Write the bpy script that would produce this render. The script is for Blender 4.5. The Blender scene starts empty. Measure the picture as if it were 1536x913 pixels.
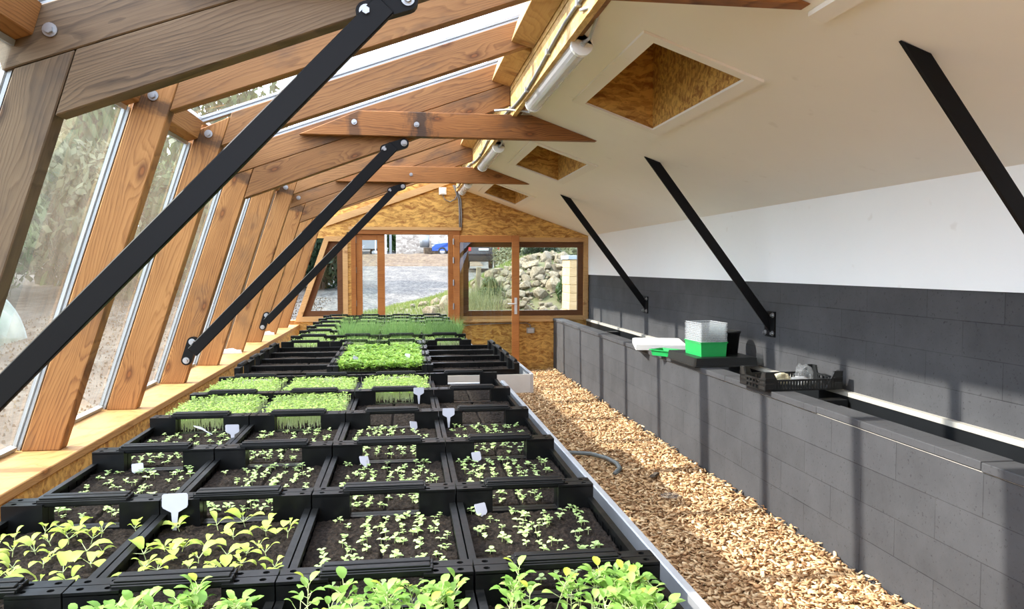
import bpy, bmesh, math, random
import numpy as np
from mathutils import Vector, Matrix, noise as mnoise

random.seed(11)
rng = np.random.default_rng(5)
H = 1.62                      # eye height above the chip floor
SC = bpy.context.scene
COL = SC.collection
PI = math.pi

# ------------------------------------------------------------------ helpers
class MB:
    """collects shapes for ONE mesh object"""
    def __init__(s): s.v = []; s.f = []; s.m = []; s.mi = 0
    def add(s, vs, fs):
        b = len(s.v); s.v += [tuple(p) for p in vs]
        s.f += [tuple(b + i for i in q) for q in fs]; s.m += [s.mi] * len(fs)
    def box(s, x0, x1, y0, y1, z0, z1):
        s.add([(x0,y0,z0),(x1,y0,z0),(x1,y1,z0),(x0,y1,z0),(x0,y0,z1),(x1,y0,z1),(x1,y1,z1),(x0,y1,z1)],
              [(0,3,2,1),(4,5,6,7),(0,1,5,4),(1,2,6,5),(2,3,7,6),(3,0,4,7)])
    def prism(s, poly, y0, y1):               # polygon in x,z pushed along y
        n = len(poly)
        a = sum(poly[i][0]*poly[(i+1)%n][1]-poly[(i+1)%n][0]*poly[i][1] for i in range(n))
        if a < 0: poly = poly[::-1]
        s.add([(x,y0,z) for x,z in poly] + [(x,y1,z) for x,z in poly],
              [tuple(range(n)), tuple(range(2*n-1, n-1, -1))] + [(i, n+i, n+(i+1)%n, (i+1)%n) for i in range(n)])
    def obar(s, p0, p1, w, t, up=(0,1,0)):    # straight bar: w across, t along 'up'
        p0, p1 = Vector(p0), Vector(p1); d = (p1-p0).normalized(); u = Vector(up)
        u = (u - d*u.dot(d)).normalized(); c = d.cross(u)
        vs = [p + c*(a*w/2) + u*(b*t/2) for p in (p0,p1) for a,b in ((-1,-1),(1,-1),(1,1),(-1,1))]
        s.add(vs, [(0,1,2,3),(7,6,5,4),(0,4,5,1),(1,5,6,2),(2,6,7,3),(3,7,4,0)])
    def tube(s, pts, r, n=8, caps=True, r1=None):
        pts = [Vector(p) for p in pts]; rings = []; prev = None
        for i, p in enumerate(pts):
            d = (pts[min(i+1,len(pts)-1)] - pts[max(i-1,0)]).normalized()
            a = prev if prev is not None else (Vector((0,0,1)) if abs(d.z) < .9 else Vector((1,0,0)))
            a = (a - d*a.dot(d)).normalized(); prev = a; b = d.cross(a)
            rr = r if r1 is None else r + (r1-r)*i/(len(pts)-1)
            rings.append([p + (a*math.cos(2*PI*k/n) + b*math.sin(2*PI*k/n))*rr for k in range(n)])
        vs = [q for R in rings for q in R]; fs = []
        for i in range(len(pts)-1):
            for k in range(n):
                fs.append((i*n+k, i*n+(k+1)%n, (i+1)*n+(k+1)%n, (i+1)*n+k))
        if caps: fs += [tuple(range(n-1,-1,-1)), tuple(range((len(pts)-1)*n, len(pts)*n))]
        s.add(vs, fs)
    def cyl(s, p0, p1, r, n=12, r1=None): s.tube([p0, p1], r, n, True, r1)
    def lathe(s, prof, c, n=20):              # profile of (r, z) about a vertical axis
        vs = [(c[0]+r*math.cos(2*PI*k/n), c[1]+r*math.sin(2*PI*k/n), c[2]+z) for r,z in prof for k in range(n)]
        s.add(vs, [(i*n+k, i*n+(k+1)%n, (i+1)*n+(k+1)%n, (i+1)*n+k) for i in range(len(prof)-1) for k in range(n)])
    def mesh(s, name, mats, smooth=False):
        me = bpy.data.meshes.new(name); me.from_pydata(s.v, [], s.f); me.update()
        for m in (mats if isinstance(mats,(list,tuple)) else [mats]): me.materials.append(m)
        if any(s.m): me.polygons.foreach_set('material_index', s.m)
        if smooth: me.polygons.foreach_set('use_smooth', [True]*len(s.f))
        return me
    def build(s, name, mats, parent=None, smooth=False, bevel=0, loc=None):
        o = put(name, s.mesh(name, mats, smooth), parent, loc)
        if bevel: bev(o, bevel)
        return o

def put(name, me, parent=None, loc=None):
    o = bpy.data.objects.new(name, me); COL.objects.link(o)
    if parent is not None: o.parent = parent
    if loc is not None: o.location = loc
    return o
def bev(o, w, seg=1):
    m = o.modifiers.new('edge', 'BEVEL'); m.width = w; m.segments = seg; m.limit_method = 'ANGLE'; m.angle_limit = 0.7
def empty(name, loc=(0,0,0), rz=0, parent=None):
    o = bpy.data.objects.new(name, None); COL.objects.link(o); o.location = loc; o.rotation_euler = (0,0,rz)
    o.empty_display_size = .05
    if parent is not None: o.parent = parent
    return o
def tag(o, label, cat, group=None, kind=None):
    o['label'] = label; o['category'] = cat
    if group: o['group'] = group
    if kind: o['kind'] = kind
    return o
def struct(o): o['kind'] = 'structure'; return o
def copy_tree(o, parent=None):
    c = o.copy(); COL.objects.link(c)
    if parent is not None: c.parent = parent
    for ch in list(o.children): copy_tree(ch, c)
    return c
def member(name, poly, y0, y1, ang, mat, parent=None, bevel=.004):
    """timber whose outline is given in x,z; its own x axis runs along the grain (ang = slope)"""
    cx = sum(p[0] for p in poly)/len(poly); cz = sum(p[1] for p in poly)/len(poly); cy = (y0+y1)/2
    ca, sa = math.cos(ang), math.sin(ang)
    loc = [((x-cx)*ca+(z-cz)*sa, -(x-cx)*sa+(z-cz)*ca) for x,z in poly]
    b = MB(); b.prism(loc, y0-cy, y1-cy)
    o = b.build(name, mat, None, bevel=bevel)
    o.rotation_euler = (0,-ang,0); o.location = (cx,cy,cz)
    if parent is not None:
        o.parent = parent; o.location = Vector((cx,cy,cz)) - parent.location
    return o
def arc(cx, cz, r, a0, a1, n): return [(cx+r*math.cos(a0+(a1-a0)*i/n), cz+r*math.sin(a0+(a1-a0)*i/n)) for i in range(n+1)]

# ------------------------------------------------------------------ materials
class NT:
    def __init__(s, name):
        s.mat = bpy.data.materials.new(name); s.mat.use_nodes = True; s.t = s.mat.node_tree
        s.t.nodes.clear(); s.out = s.n('ShaderNodeOutputMaterial')
    def n(s, typ, **kw):
        nd = s.t.nodes.new(typ)
        for k, v in kw.items(): setattr(nd, k, v)
        return nd
    def set(s, sock, v):
        if hasattr(v, 'outputs') or hasattr(v, 'is_output'):
            s.t.links.new(v if hasattr(v,'is_output') else v.outputs[0], sock)
        else:
            if sock.type == 'RGBA' and len(v) == 3: v = (*v, 1)
            sock.default_value = v
    def ins(s, nd, **kw):
        for k, v in kw.items(): s.set(nd.inputs[k.replace('_',' ')], v)
        return nd
    def coords(s, scale=(1,1,1), rot=(0,0,0), kind='Object', rand=0, loc=(0,0,0)):
        src = s.n('ShaderNodeNewGeometry').outputs['Position'] if kind == 'World' else s.n('ShaderNodeTexCoord').outputs[kind]
        if rand:
            oi = s.n('ShaderNodeObjectInfo'); mu = s.n('ShaderNodeMath', operation='MULTIPLY')
            s.set(mu.inputs[0], oi.outputs['Random']); mu.inputs[1].default_value = rand
            ad = s.n('ShaderNodeVectorMath', operation='ADD'); s.set(ad.inputs[0], src); s.set(ad.inputs[1], mu); src = ad.outputs[0]
        mp = s.n('ShaderNodeMapping'); s.set(mp.inputs['Vector'], src)
        mp.inputs['Scale'].default_value = scale; mp.inputs['Rotation'].default_value = rot; mp.inputs['Location'].default_value = loc
        return mp.outputs[0]
    def noise(s, vec, scale=5, detail=3, rough=.5, dist=0):
        nd = s.n('ShaderNodeTexNoise'); s.set(nd.inputs['Vector'], vec)
        s.ins(nd, Scale=scale, Detail=detail, Roughness=rough, Distortion=dist); return nd.outputs['Fac']
    def ramp(s, fac, stops, interp='LINEAR'):
        nd = s.n('ShaderNodeValToRGB'); s.set(nd.inputs[0], fac); cr = nd.color_ramp; cr.interpolation = interp
        while len(cr.elements) < len(stops): cr.elements.new(.5)
        for e, (p, c) in zip(cr.elements, stops):
            e.position = p; e.color = (*c, 1) if len(c) == 3 else c
        return nd.outputs[0]
    def mix(s, fac, a, b, blend='MIX'):
        nd = s.n('ShaderNodeMix', data_type='RGBA', blend_type=blend)
        s.set(nd.inputs[0], fac); s.set(nd.inputs[6], a); s.set(nd.inputs[7], b); return nd.outputs[2]
    def math(s, op, a, b=0, clamp=False):
        nd = s.n('ShaderNodeMath', operation=op, use_clamp=clamp); s.set(nd.inputs[0], a); s.set(nd.inputs[1], b); return nd.outputs[0]
    def bump(s, h, strength=.3, dist=.01):
        nd = s.n('ShaderNodeBump'); s.set(nd.inputs['Height'], h)
        nd.inputs['Strength'].default_value = strength; nd.inputs['Distance'].default_value = dist; return nd.outputs[0]
    def pbr(s, col, rough=.6, normal=None, metal=0, spec=.5, **kw):
        p = s.n('ShaderNodeBsdfPrincipled'); s.ins(p, Base_Color=col, Roughness=rough, Metallic=metal)
        s.set(p.inputs['Specular IOR Level'], spec)
        for k, v in kw.items(): s.set(p.inputs[k.replace('_',' ')], v)
        if normal is not None: s.set(p.inputs['Normal'], normal)
        return p
    def done(s, sh): s.set(s.out.inputs['Surface'], sh.outputs[0] if hasattr(sh,'outputs') else sh); return s.mat

def plain(name, col, rough=.5, metal=0, var=.12, scale=40, bump=0, spec=.5, rand=3):
    """a plain coloured material with slight wear so no surface is dead flat"""
    t = NT(name); v = t.coords(rand=rand); f = t.noise(v, scale, 4, .6)
    c = t.mix(f, tuple(x*(1-var) for x in col), tuple(min(1,x*(1+var)) for x in col))
    return t.done(t.pbr(c, rough, t.bump(f, bump, .004) if bump else None, metal, spec))

def wood(name, light, mid, dark, stain=.35, rough=.62, knots=True, marks=()):
    t = NT(name)
    sp = t.n('ShaderNodeSeparateXYZ'); t.set(sp.inputs[0], t.coords((1,1,1), rand=37))
    def xyz(x, y, z):
        c = t.n('ShaderNodeCombineXYZ'); t.set(c.inputs[0], x); t.set(c.inputs[1], y); t.set(c.inputs[2], z); return c.outputs[0]
    low = t.noise(t.coords((.55,.8,3.2), rand=37), 1.3, 2, .5)          # bends the growth rings into long tongues
    mid_n = t.noise(t.coords((1.1,2.5,6), rand=37), 2.2, 3, .55)
    z2 = t.math('ADD', sp.outputs['Z'], t.math('ADD', t.math('MULTIPLY', low, .34), t.math('MULTIPLY', mid_n, .05)))
    if knots:
        vo = t.n('ShaderNodeTexVoronoi', feature='F1', voronoi_dimensions='2D')
        t.set(vo.inputs['Vector'], xyz(t.math('MULTIPLY', sp.outputs['X'], 1.9), t.math('MULTIPLY', sp.outputs['Z'], 4.4), 0.0)); vo.inputs['Scale'].default_value = 1
        sel = t.math('GREATER_THAN', t.n_sep(vo.outputs['Color']), .42)
        near = t.math('MULTIPLY', t.ramp(vo.outputs['Distance'], [(.0,(1,1,1)), (.30,(0,0,0))]), sel)
        z2 = t.math('ADD', z2, t.math('MULTIPLY', near, .055))
    wv = t.n('ShaderNodeTexWave', wave_type='BANDS', bands_direction='Z', wave_profile='SAW')
    t.set(wv.inputs['Vector'], xyz(t.math('MULTIPLY', sp.outputs['X'], .2), sp.outputs['Y'], z2)); t.ins(wv, Scale=17, Distortion=1.2, Detail=2, Detail_Scale=2, Detail_Roughness=.6)
    late = t.ramp(wv.outputs['Fac'], [(.0,(.15,.15,.15)), (.55,(.45,.45,.45)), (.86,(1,1,1)), (1,(.5,.5,.5))])
    fine = t.noise(t.coords((1.6,70,70), rand=37), 3.2, 5, .65)
    tone = t.noise(t.coords((.5,1.5,2.2), rand=53), 1.7, 3, .55)
    f = t.math('ADD', t.math('MULTIPLY', late, -.25), t.math('ADD', t.math('MULTIPLY', fine, .44), t.math('MULTIPLY', tone, .58)))
    c = t.ramp(f, [(.14, dark), (.36, mid), (.60, light)])
    oi = t.n('ShaderNodeObjectInfo')
    c = t.mix(t.math('MULTIPLY', oi.outputs['Random'], .25), c, tuple(x*.66 for x in mid))
    if knots:
        k = t.math('MULTIPLY', t.ramp(vo.outputs['Distance'], [(.045,(1,1,1)), (.075,(.6,.6,.6)), (.13,(0,0,0))]), sel)
        c = t.mix(t.math('MULTIPLY', k, .8), c, (dark[0]*.62, dark[1]*.5, dark[2]*.45))
        c = t.mix(t.math('MULTIPLY', t.math('MULTIPLY', t.ramp(vo.outputs['Distance'], [(.025,(1,1,1)), (.045,(0,0,0))]), sel), .6), c, (mid[0]*.95, mid[1]*.75, mid[2]*.6))
    if stain:
        st = t.noise(t.coords((1.1,2.2,2.6), rand=71), 1.7, 4, .62)
        c = t.mix(t.math('MULTIPLY', t.ramp(st, [(.54,(0,0,0)), (.70,(1,1,1))]), stain), c, (.055,.043,.035))
    if marks:                                   # mildew around the bolts
        own = t.n('ShaderNodeSeparateXYZ'); t.set(own.inputs[0], t.coords((1,1,1)))
        mz_ = t.noise(t.coords((5,5,2.2), rand=11), 2.6, 5, .65)
        for mx_, w_, k_ in marks:
            d_ = t.math('DIVIDE', t.math('ABSOLUTE', t.math('SUBTRACT', own.outputs['X'], mx_)), w_)
            m_ = t.ramp(t.math('SUBTRACT', t.math('MULTIPLY', mz_, 1.9), d_), [(.28,(0,0,0)), (.75,(1,1,1))])
            c = t.mix(t.math('MULTIPLY', m_, k_), c, (.028,.021,.017))
    return t.done(t.pbr(c, rough, t.bump(f, .25, .004), spec=.3))
def _sep(self, col):
    nd = self.n('ShaderNodeSeparateColor'); self.set(nd.inputs[0], col); return nd.outputs[0]
NT.n_sep = _sep

M = {}
M['post'] = wood('larch_post', (0.500,0.242,0.081), (0.360,0.158,0.048), (0.160,0.060,0.018), .4, marks=((.80,.08,.7),))
M['raft'] = wood('larch_rafter', (0.370,0.182,0.066), (0.264,0.121,0.042), (0.123,0.051,0.018), .6)
M['grey'] = wood('weathered_larch', (.225,.155,.090), (.150,.098,.055), (.052,.034,.020), .65)
M['sill'] = wood('pine_sill', (0.576,0.331,0.123), (0.480,0.254,0.086), (0.288,0.134,0.042), .15)
M['tie']  = wood('larch_tie', (0.420,0.180,0.056), (0.300,0.119,0.034), (0.140,0.051,0.014), .75)
M['tiestain'] = wood('stained_larch_tie', (0.420,0.180,0.056), (0.300,0.119,0.034), (0.140,0.051,0.014), .75, marks=((-.22,.17,.85),(-.70,.10,.6)))
M['joinery'] = wood('oiled_joinery', (.40,.165,.045), (.33,.125,.033), (.22,.075,.02), 0, .4, False)
M['brown'] = wood('dark_joinery', (.17,.075,.030), (.13,.055,.022), (.08,.034,.014), 0, .45, False)
M['casing'] = wood('pine_casing', (.66,.42,.19), (.54,.32,.13), (.38,.20,.075), .1)

def osb(name, light, dark, gain=1):
    t = NT(name)
    def layer(rz, sc, rnd):
        v = t.coords((1,1,1), rand=0)
        w = t.n('ShaderNodeTexNoise'); t.set(w.inputs['Vector'], v); w.inputs['Scale'].default_value = 4.5
        a = t.n('ShaderNodeVectorMath', operation='SCALE'); t.set(a.inputs[0], w.outputs['Color']); a.inputs['Scale'].default_value = .16
        b = t.n('ShaderNodeVectorMath', operation='ADD'); t.set(b.inputs[0], v); t.set(b.inputs[1], a.outputs[0])
        mp = t.n('ShaderNodeMapping'); t.set(mp.inputs['Vector'], b.outputs[0])
        mp.inputs['Rotation'].default_value = rz; mp.inputs['Scale'].default_value = sc
        vo = t.n('ShaderNodeTexVoronoi', feature='F1'); t.set(vo.inputs['Vector'], mp.outputs[0]); vo.inputs['Scale'].default_value = 1
        return t.n_sep(vo.outputs['Color'])
    l1 = layer((.3,.25,.2), (9,34,42), 0); l2 = layer((.2,.9,.9), (11,40,38), 0); l3 = layer((.6,-.6,-.5), (10,36,44), 0)
    f = t.math('ADD', t.math('MULTIPLY', l1, .4), t.math('ADD', t.math('MULTIPLY', l2, .33), t.math('MULTIPLY', l3, .27)))
    f = t.math('ADD', f, t.math('MULTIPLY', t.math('SUBTRACT', t.noise(t.coords((1,1,1)), 60, 3, .6), .5), .3))
    c = t.ramp(f, [(.18, dark), (.42, tuple((a+b)/2*.9 for a,b in zip(light,dark))), (.72, light)])
    return t.done(t.pbr(c, .6, t.bump(f, .25, .003), spec=.35))
M['osb'] = osb('osb_board', (.68,.40,.105), (.30,.125,.026))
M['osb_pale'] = osb('osb_board_pale', (.78,.54,.22), (.54,.31,.09))

def glass(name, dust, tint=(.93,.96,.95)):
    t = NT(name)
    fr = t.n('ShaderNodeFresnel'); fr.inputs['IOR'].default_value = 1.5
    ge = t.n('ShaderNodeNewGeometry')
    fac = t.math('MULTIPLY', fr, t.math('SUBTRACT', 1.0, ge.outputs['Backfacing']))
    tr = t.n('ShaderNodeBsdfTransparent'); t.set(tr.inputs[0], tint)
    gl = t.n('ShaderNodeBsdfAnisotropic'); gl.inputs['Roughness'].default_value = .015; t.set(gl.inputs[0], (1,1,1))
    m = t.n('ShaderNodeMixShader'); t.set(m.inputs[0], fac); t.set(m.inputs[1], tr); t.set(m.inputs[2], gl)
    if dust:
        d = t.n('ShaderNodeBsdfTranslucent'); t.set(d.inputs[0], (.76,.69,.58))
        f = t.noise(t.coords((3,3,.8), kind='World'), 5, 5, .65)
        m2 = t.n('ShaderNodeMixShader'); t.set(m2.inputs[0], t.math('MULTIPLY', t.ramp(f, [(.3,(.35,.35,.35)),(.75,(1,1,1))]), dust))
        t.set(m2.inputs[1], m); t.set(m2.inputs[2], d); m = m2
    return t.done(m)
M['glass'] = glass('clear_pane', .0)
M['glass_side'] = glass('dusty_pane', .05)
M['glass_roof'] = glass('roof_pane', .02, (.945,.96,.98))

def painted(name, col, mottle):
    t = NT(name); f = t.noise(t.coords(kind='World'), 1.3, 5, .6); g = t.noise(t.coords(kind='World'), 60, 3, .6)
    c = t.mix(f, tuple(x*(1-mottle) for x in col), tuple(min(.9,x*(1+mottle*.6)) for x in col))
    sp = t.noise(t.coords(kind='World'), 9, 2, .5)
    c = t.mix(t.math('MULTIPLY', t.ramp(sp, [(.70,(0,0,0)),(.78,(1,1,1))]), .18), c, (.5,.44,.36))
    return t.done(t.pbr(c, .75, t.bump(g, .12, .002), spec=.25))
M['ceil'] = painted('whitewashed_board', (.88,.845,.775), .05)
M['white'] = painted('white_wall_board', (.86,.87,.86), .04)
M['trimw'] = painted('white_trim', (.84,.80,.73), .03)

def blocks(name, a, b, seam):
    t = NT(name)
    sp = t.n('ShaderNodeSeparateXYZ'); t.set(sp.inputs[0], t.n('ShaderNodeNewGeometry').outputs['Position'])
    cb = t.n('ShaderNodeCombineXYZ'); t.set(cb.inputs[0], sp.outputs['Y']); t.set(cb.inputs[1], t.math('ADD', sp.outputs['Z'], -.028))
    br = t.n('ShaderNodeTexBrick'); br.offset = .5; br.offset_frequency = 2
    t.set(br.inputs['Vector'], cb.outputs[0]); t.ins(br, Color1=a, Color2=b, Mortar=seam, Scale=1, Mortar_Size=.0022, Mortar_Smooth=.25, Bias=0, Brick_Width=.565, Row_Height=.187)
    g = t.noise(t.coords((1,1,1), kind='World'), 3.2, 5, .65); pit = t.noise(t.coords(kind='World'), 55, 4, .7)
    c = t.mix(t.math('MULTIPLY', t.ramp(g, [(.35,(0,0,0)),(.7,(1,1,1))]), .6), br.outputs['Color'], tuple(x*1.6+.008 for x in a))
    c = t.mix(t.math('MULTIPLY', t.ramp(pit, [(.30,(1,1,1)),(.40,(0,0,0))]), .7), c, (.010,.010,.011))
    h = t.math('ADD', t.math('MULTIPLY', pit, .3), t.math('MULTIPLY', t.math('SUBTRACT', 1.0, br.outputs['Fac']), 1.0))
    return t.done(t.pbr(c, .78, t.bump(h, .5, .004), spec=.3))
M['block'] = blocks('black_blocks', (.044,.044,.0455), (.054,.054,.0565), (.014,.014,.015))

M['plastic'] = plain('black_plastic', (.017,.018,.018), .38, 0, .25, 30, .05, .45)
t = NT('crate_plastic'); f = t.noise(t.coords(rand=9), 26, 4, .6); d = t.noise(t.coords(rand=5), 7, 4, .7)
c = t.mix(f, (.0025,.0027,.0027), (.0055,.0058,.0058)); c = t.mix(t.math('MULTIPLY', t.ramp(d, [(.5,(0,0,0)),(.75,(1,1,1))]), .30), c, (.018,.0175,.016))
M['crate'] = t.done(t.pbr(c, t.ramp(d, [(.35,(.28,.28,.28)),(.7,(.5,.5,.5))]), t.bump(f, .04, .002), spec=.2))
M['steel'] = plain('black_steel', (.0035,.0035,.004), .5, .0, .2, 50, .05, .18)
M['zinc'] = plain('zinc_bolt', (.42,.43,.44), .4, .9, .1, 80)
M['alu'] = plain('aluminium', (.60,.62,.64), .42, .65, .08, 25)
M['gasket'] = plain('grey_gasket', (.05,.055,.06), .6)
M['bar'] = plain('glazing_bar_paint', (.36,.375,.385), .38, .25, .06, 15)
M['benchpanel'] = plain('bench_panel', (.47,.42,.36), .6, 0, .1, 12)
M['greyplastic'] = plain('grey_plastic', (.40,.42,.43), .45)
M['cable'] = plain('grey_cable', (.22,.225,.23), .5)
M['whiteplastic'] = plain('white_plastic', (.80,.81,.80), .4, 0, .04)
M['labelw'] = plain('plant_label_plastic', (.47,.475,.52), .45, 0, .04)
M['foam'] = plain('white_foam', (.70,.70,.68), .8, 0, .04, 60, .1)
M['green'] = plain('green_plastic', (.018,.36,.085), .38, 0, .1, 20)
M['liner'] = plain('black_liner', (.012,.013,.014), .3, 0, .3, 6, .15)
M['strip'] = plain('pale_strip', (.50,.475,.41), .45, .1, .08, 18)
M['hose'] = plain('grey_hose', (.17,.19,.18), .45, 0, .1)
t = NT('clear_plastic'); tr = t.n('ShaderNodeBsdfTransparent'); t.set(tr.inputs[0], (.96,.97,.97))
df = t.n('ShaderNodeBsdfPrincipled'); t.ins(df, Base_Color=(.82,.84,.85), Roughness=.25)
mx = t.n('ShaderNodeMixShader'); t.set(mx.inputs[0], t.math('ADD', t.math('MULTIPLY', t.noise(t.coords(), 14, 2), .03), .055)); t.set(mx.inputs[1], tr); t.set(mx.inputs[2], df)
M['clear'] = t.done(mx)
t = NT('clear_rim'); tr = t.n('ShaderNodeBsdfTransparent'); df = t.n('ShaderNodeBsdfPrincipled'); t.ins(df, Base_Color=(.8,.82,.83), Roughness=.2)
mx = t.n('ShaderNodeMixShader'); mx.inputs[0].default_value = .2; t.set(mx.inputs[1], tr); t.set(mx.inputs[2], df); M['clearrim'] = t.done(mx)
t = NT('lamp_cover'); tr = t.n('ShaderNodeBsdfTransparent'); t.set(tr.inputs[0], (.96,.97,.97)); df = t.n('ShaderNodeBsdfPrincipled'); t.ins(df, Base_Color=(.78,.79,.80), Roughness=.2)
mx = t.n('ShaderNodeMixShader'); mx.inputs[0].default_value = .5; t.set(mx.inputs[1], tr); t.set(mx.inputs[2], df); M['cover'] = t.done(mx)
t = NT('tunnel_film'); tr = t.n('ShaderNodeBsdfTransparent'); t.set(tr.inputs[0], (.95,.97,.97))
df = t.n('ShaderNodeBsdfTranslucent'); t.set(df.inputs[0], (.8,.84,.84))
mx = t.n('ShaderNodeMixShader'); t.set(mx.inputs[0], t.math('ADD', t.math('MULTIPLY', t.noise(t.coords(), 3, 3), .2), .28)); t.set(mx.inputs[1], tr); t.set(mx.inputs[2], df)
M['film'] = t.done(mx)
t = NT('pond_water'); M['water'] = t.done(t.pbr((.012,.016,.015), .05, t.bump(t.noise(t.coords(kind='World'), 9, 2), .08, .01), spec=.5))
t = NT('potting_soil'); f = t.noise(t.coords(rand=13), 90, 5, .7); g = t.noise(t.coords(rand=13), 9, 4, .6)
c = t.ramp(f, [(.3,(.003,.0022,.0017)), (.50,(.014,.0098,.007)), (.78,(.062,.043,.030))])
c = t.mix(t.math('MULTIPLY', g, .3), c, (.018,.0115,.008))
M['soil'] = t.done(t.pbr(c, .9, t.bump(f, .9, .008), spec=.15))

def chipmat():
    t = NT('wood_chip'); ge = t.n('ShaderNodeNewGeometry')
    c = t.ramp(ge.outputs['Random Per Island'], [(0,(.24,.13,.06)), (.25,(.46,.28,.14)), (.6,(.66,.45,.24)), (1,(.82,.64,.40))])
    big = t.noise(t.coords(kind='World'), 1.1, 4, .6)
    c = t.mix(t.math('MULTIPLY', t.ramp(big, [(.45,(0,0,0)),(.68,(1,1,1))]), .35), c, (.22,.12,.06))
    c = t.mix(t.noise(t.coords((1,1,1), kind='World'), 150, 3), c, (1.25,1.2,1.15), 'MULTIPLY')
    return t.done(t.pbr(c, .8, spec=.2))
M['chip'] = chipmat()
t = NT('chip_floor'); vo = t.n('ShaderNodeTexVoronoi'); t.set(vo.inputs['Vector'], t.coords((30,52,30), kind='World')); vo.inputs['Scale'].default_value = 1
c = t.ramp(t.n_sep(vo.outputs['Color']), [(0,(.14,.07,.03)), (.5,(.34,.19,.085)), (1,(.52,.33,.16))])
M['chipfloor'] = t.done(t.pbr(c, .85, t.bump(vo.outputs['Distance'], .6, .01), spec=.2))

def leafmat(name, a, b, trans=.35, isl=True, yellow=None):
    t = NT(name)
    src = t.n('ShaderNodeNewGeometry').outputs['Random Per Island'] if isl else t.n('ShaderNodeObjectInfo').outputs['Random']
    c = t.mix(src, a, b)
    if yellow: c = t.mix(t.ramp(src, [(.94,(0,0,0)),(.97,(1,1,1))]), c, yellow)
    p = t.pbr(c, .5, spec=.35); tl = t.n('ShaderNodeBsdfTranslucent'); t.set(tl.inputs[0], t.mix(.5, c, tuple(min(1,x*1.5) for x in b)))
    m = t.n('ShaderNodeMixShader'); m.inputs[0].default_value = trans; t.set(m.inputs[1], p); t.set(m.inputs[2], tl)
    return t.done(m)
M['lettuce'] = leafmat('lettuce_leaf', (.30,.41,.04), (.54,.61,.15))
M['basil'] = leafmat('seedling_leaf', (.36,.52,.16), (.58,.70,.33))
M['leafy'] = leafmat('salad_leaf', (.15,.31,.05), (.33,.48,.12), yellow=(.42,.47,.06))
M['cress'] = leafmat('sprout_leaf', (.23,.37,.055), (.42,.54,.15))
M['baby'] = leafmat('baby_leaf', (.15,.30,.035), (.33,.48,.09))
M['chive'] = leafmat('chive_blade', (.10,.22,.055), (.26,.40,.13))
M['pale'] = leafmat('young_sprout_leaf', (.22,.36,.07), (.38,.50,.14))
M['stem'] = leafmat('pale_stem', (.50,.60,.26), (.66,.72,.42), .3)
M['bush'] = leafmat('bush_leaf', (.018,.045,.010), (.065,.11,.028))
M['bushdark'] = leafmat('dark_bush_leaf', (.010,.022,.010), (.032,.055,.025))
M['bushpale'] = leafmat('pale_bush_leaf', (.07,.085,.035), (.16,.165,.085))
M['grass'] = leafmat('grass_blade', (.075,.125,.022), (.20,.23,.055))
M['drygrass'] = leafmat('dry_grass', (.11,.13,.05), (.26,.25,.12))
M['tunnelplant'] = leafmat('tunnel_plant', (.14,.34,.10), (.30,.50,.22))

t = NT('gravel'); vo = t.n('ShaderNodeTexVoronoi'); t.set(vo.inputs['Vector'], t.coords(kind='World')); vo.inputs['Scale'].default_value = 16
g = t.noise(t.coords(kind='World'), .35, 5, .65)
c = t.ramp(t.n_sep(vo.outputs['Color']), [(0,(.026,.025,.023)), (.5,(.066,.062,.058)), (1,(.16,.152,.14))])
sx = t.n('ShaderNodeSeparateXYZ'); t.set(sx.inputs[0], t.n('ShaderNodeNewGeometry').outputs['Position'])
side = t.ramp(t.math('ADD', t.math('MULTIPLY', sx.outputs['X'], -.2), t.math('MULTIPLY', g, .5)), [(.75,(0,0,0)),(1.0,(1,1,1))])
c = t.mix(t.math('MULTIPLY', side, .95), c, (.062,.046,.034))
c = t.mix(t.math('MULTIPLY', t.ramp(t.noise(t.coords((1,.4,1), kind='World'), 1.6, 5, .7), [(.45,(0,0,0)),(.7,(1,1,1))]), .5), c, (.22,.20,.17))
M['gravel'] = t.done(t.pbr(c, .85, t.bump(vo.outputs['Distance'], .6, .02), spec=.2))
t = NT('earth_bank'); f = t.noise(t.coords(kind='World'), 3.5, 6, .75)
M['earth'] = t.done(t.pbr(t.ramp(f, [(.3,(.045,.028,.015)), (.5,(.10,.066,.038)), (.7,(.16,.125,.07))]), .9, t.bump(f, .8, .08)))
t = NT('turf'); f = t.noise(t.coords(kind='World'), 4, 6, .7)
M['turf'] = t.done(t.pbr(t.ramp(f, [(.3,(.05,.05,.02)), (.5,(.095,.095,.035)), (.7,(.13,.11,.06))]), .9, t.bump(f, .6, .05)))
t = NT('limestone'); f = t.noise(t.coords(rand=20), 5, 6, .7); oi = t.n('ShaderNodeObjectInfo')
c = t.ramp(f, [(.28,(.07,.054,.034)), (.5,(.20,.158,.10)), (.72,(.34,.29,.21))]); c = t.mix(t.math('MULTIPLY', oi.outputs['Random'], .5), c, (.15,.135,.11))
M['rock'] = t.done(t.pbr(c, .85, t.bump(f, .6, .04), spec=.2))
t = NT('stone_wall'); vo = t.n('ShaderNodeTexVoronoi', feature='F1'); t.set(vo.inputs['Vector'], t.coords((4.0,4.0,6.5), kind='World')); vo.inputs['Scale'].default_value = 1
ve = t.n('ShaderNodeTexVoronoi', feature='DISTANCE_TO_EDGE'); t.set(ve.inputs['Vector'], t.coords((4.0,4.0,6.5), kind='World')); ve.inputs['Scale'].default_value = 1
c = t.ramp(t.n_sep(vo.outputs['Color']), [(0,(.22,.19,.16)), (.5,(.38,.34,.29)), (1,(.52,.48,.42))])
c = t.mix(t.ramp(ve.outputs['Distance'], [(.02,(1,1,1)),(.09,(0,0,0))]), c, (.30,.26,.22))
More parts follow.
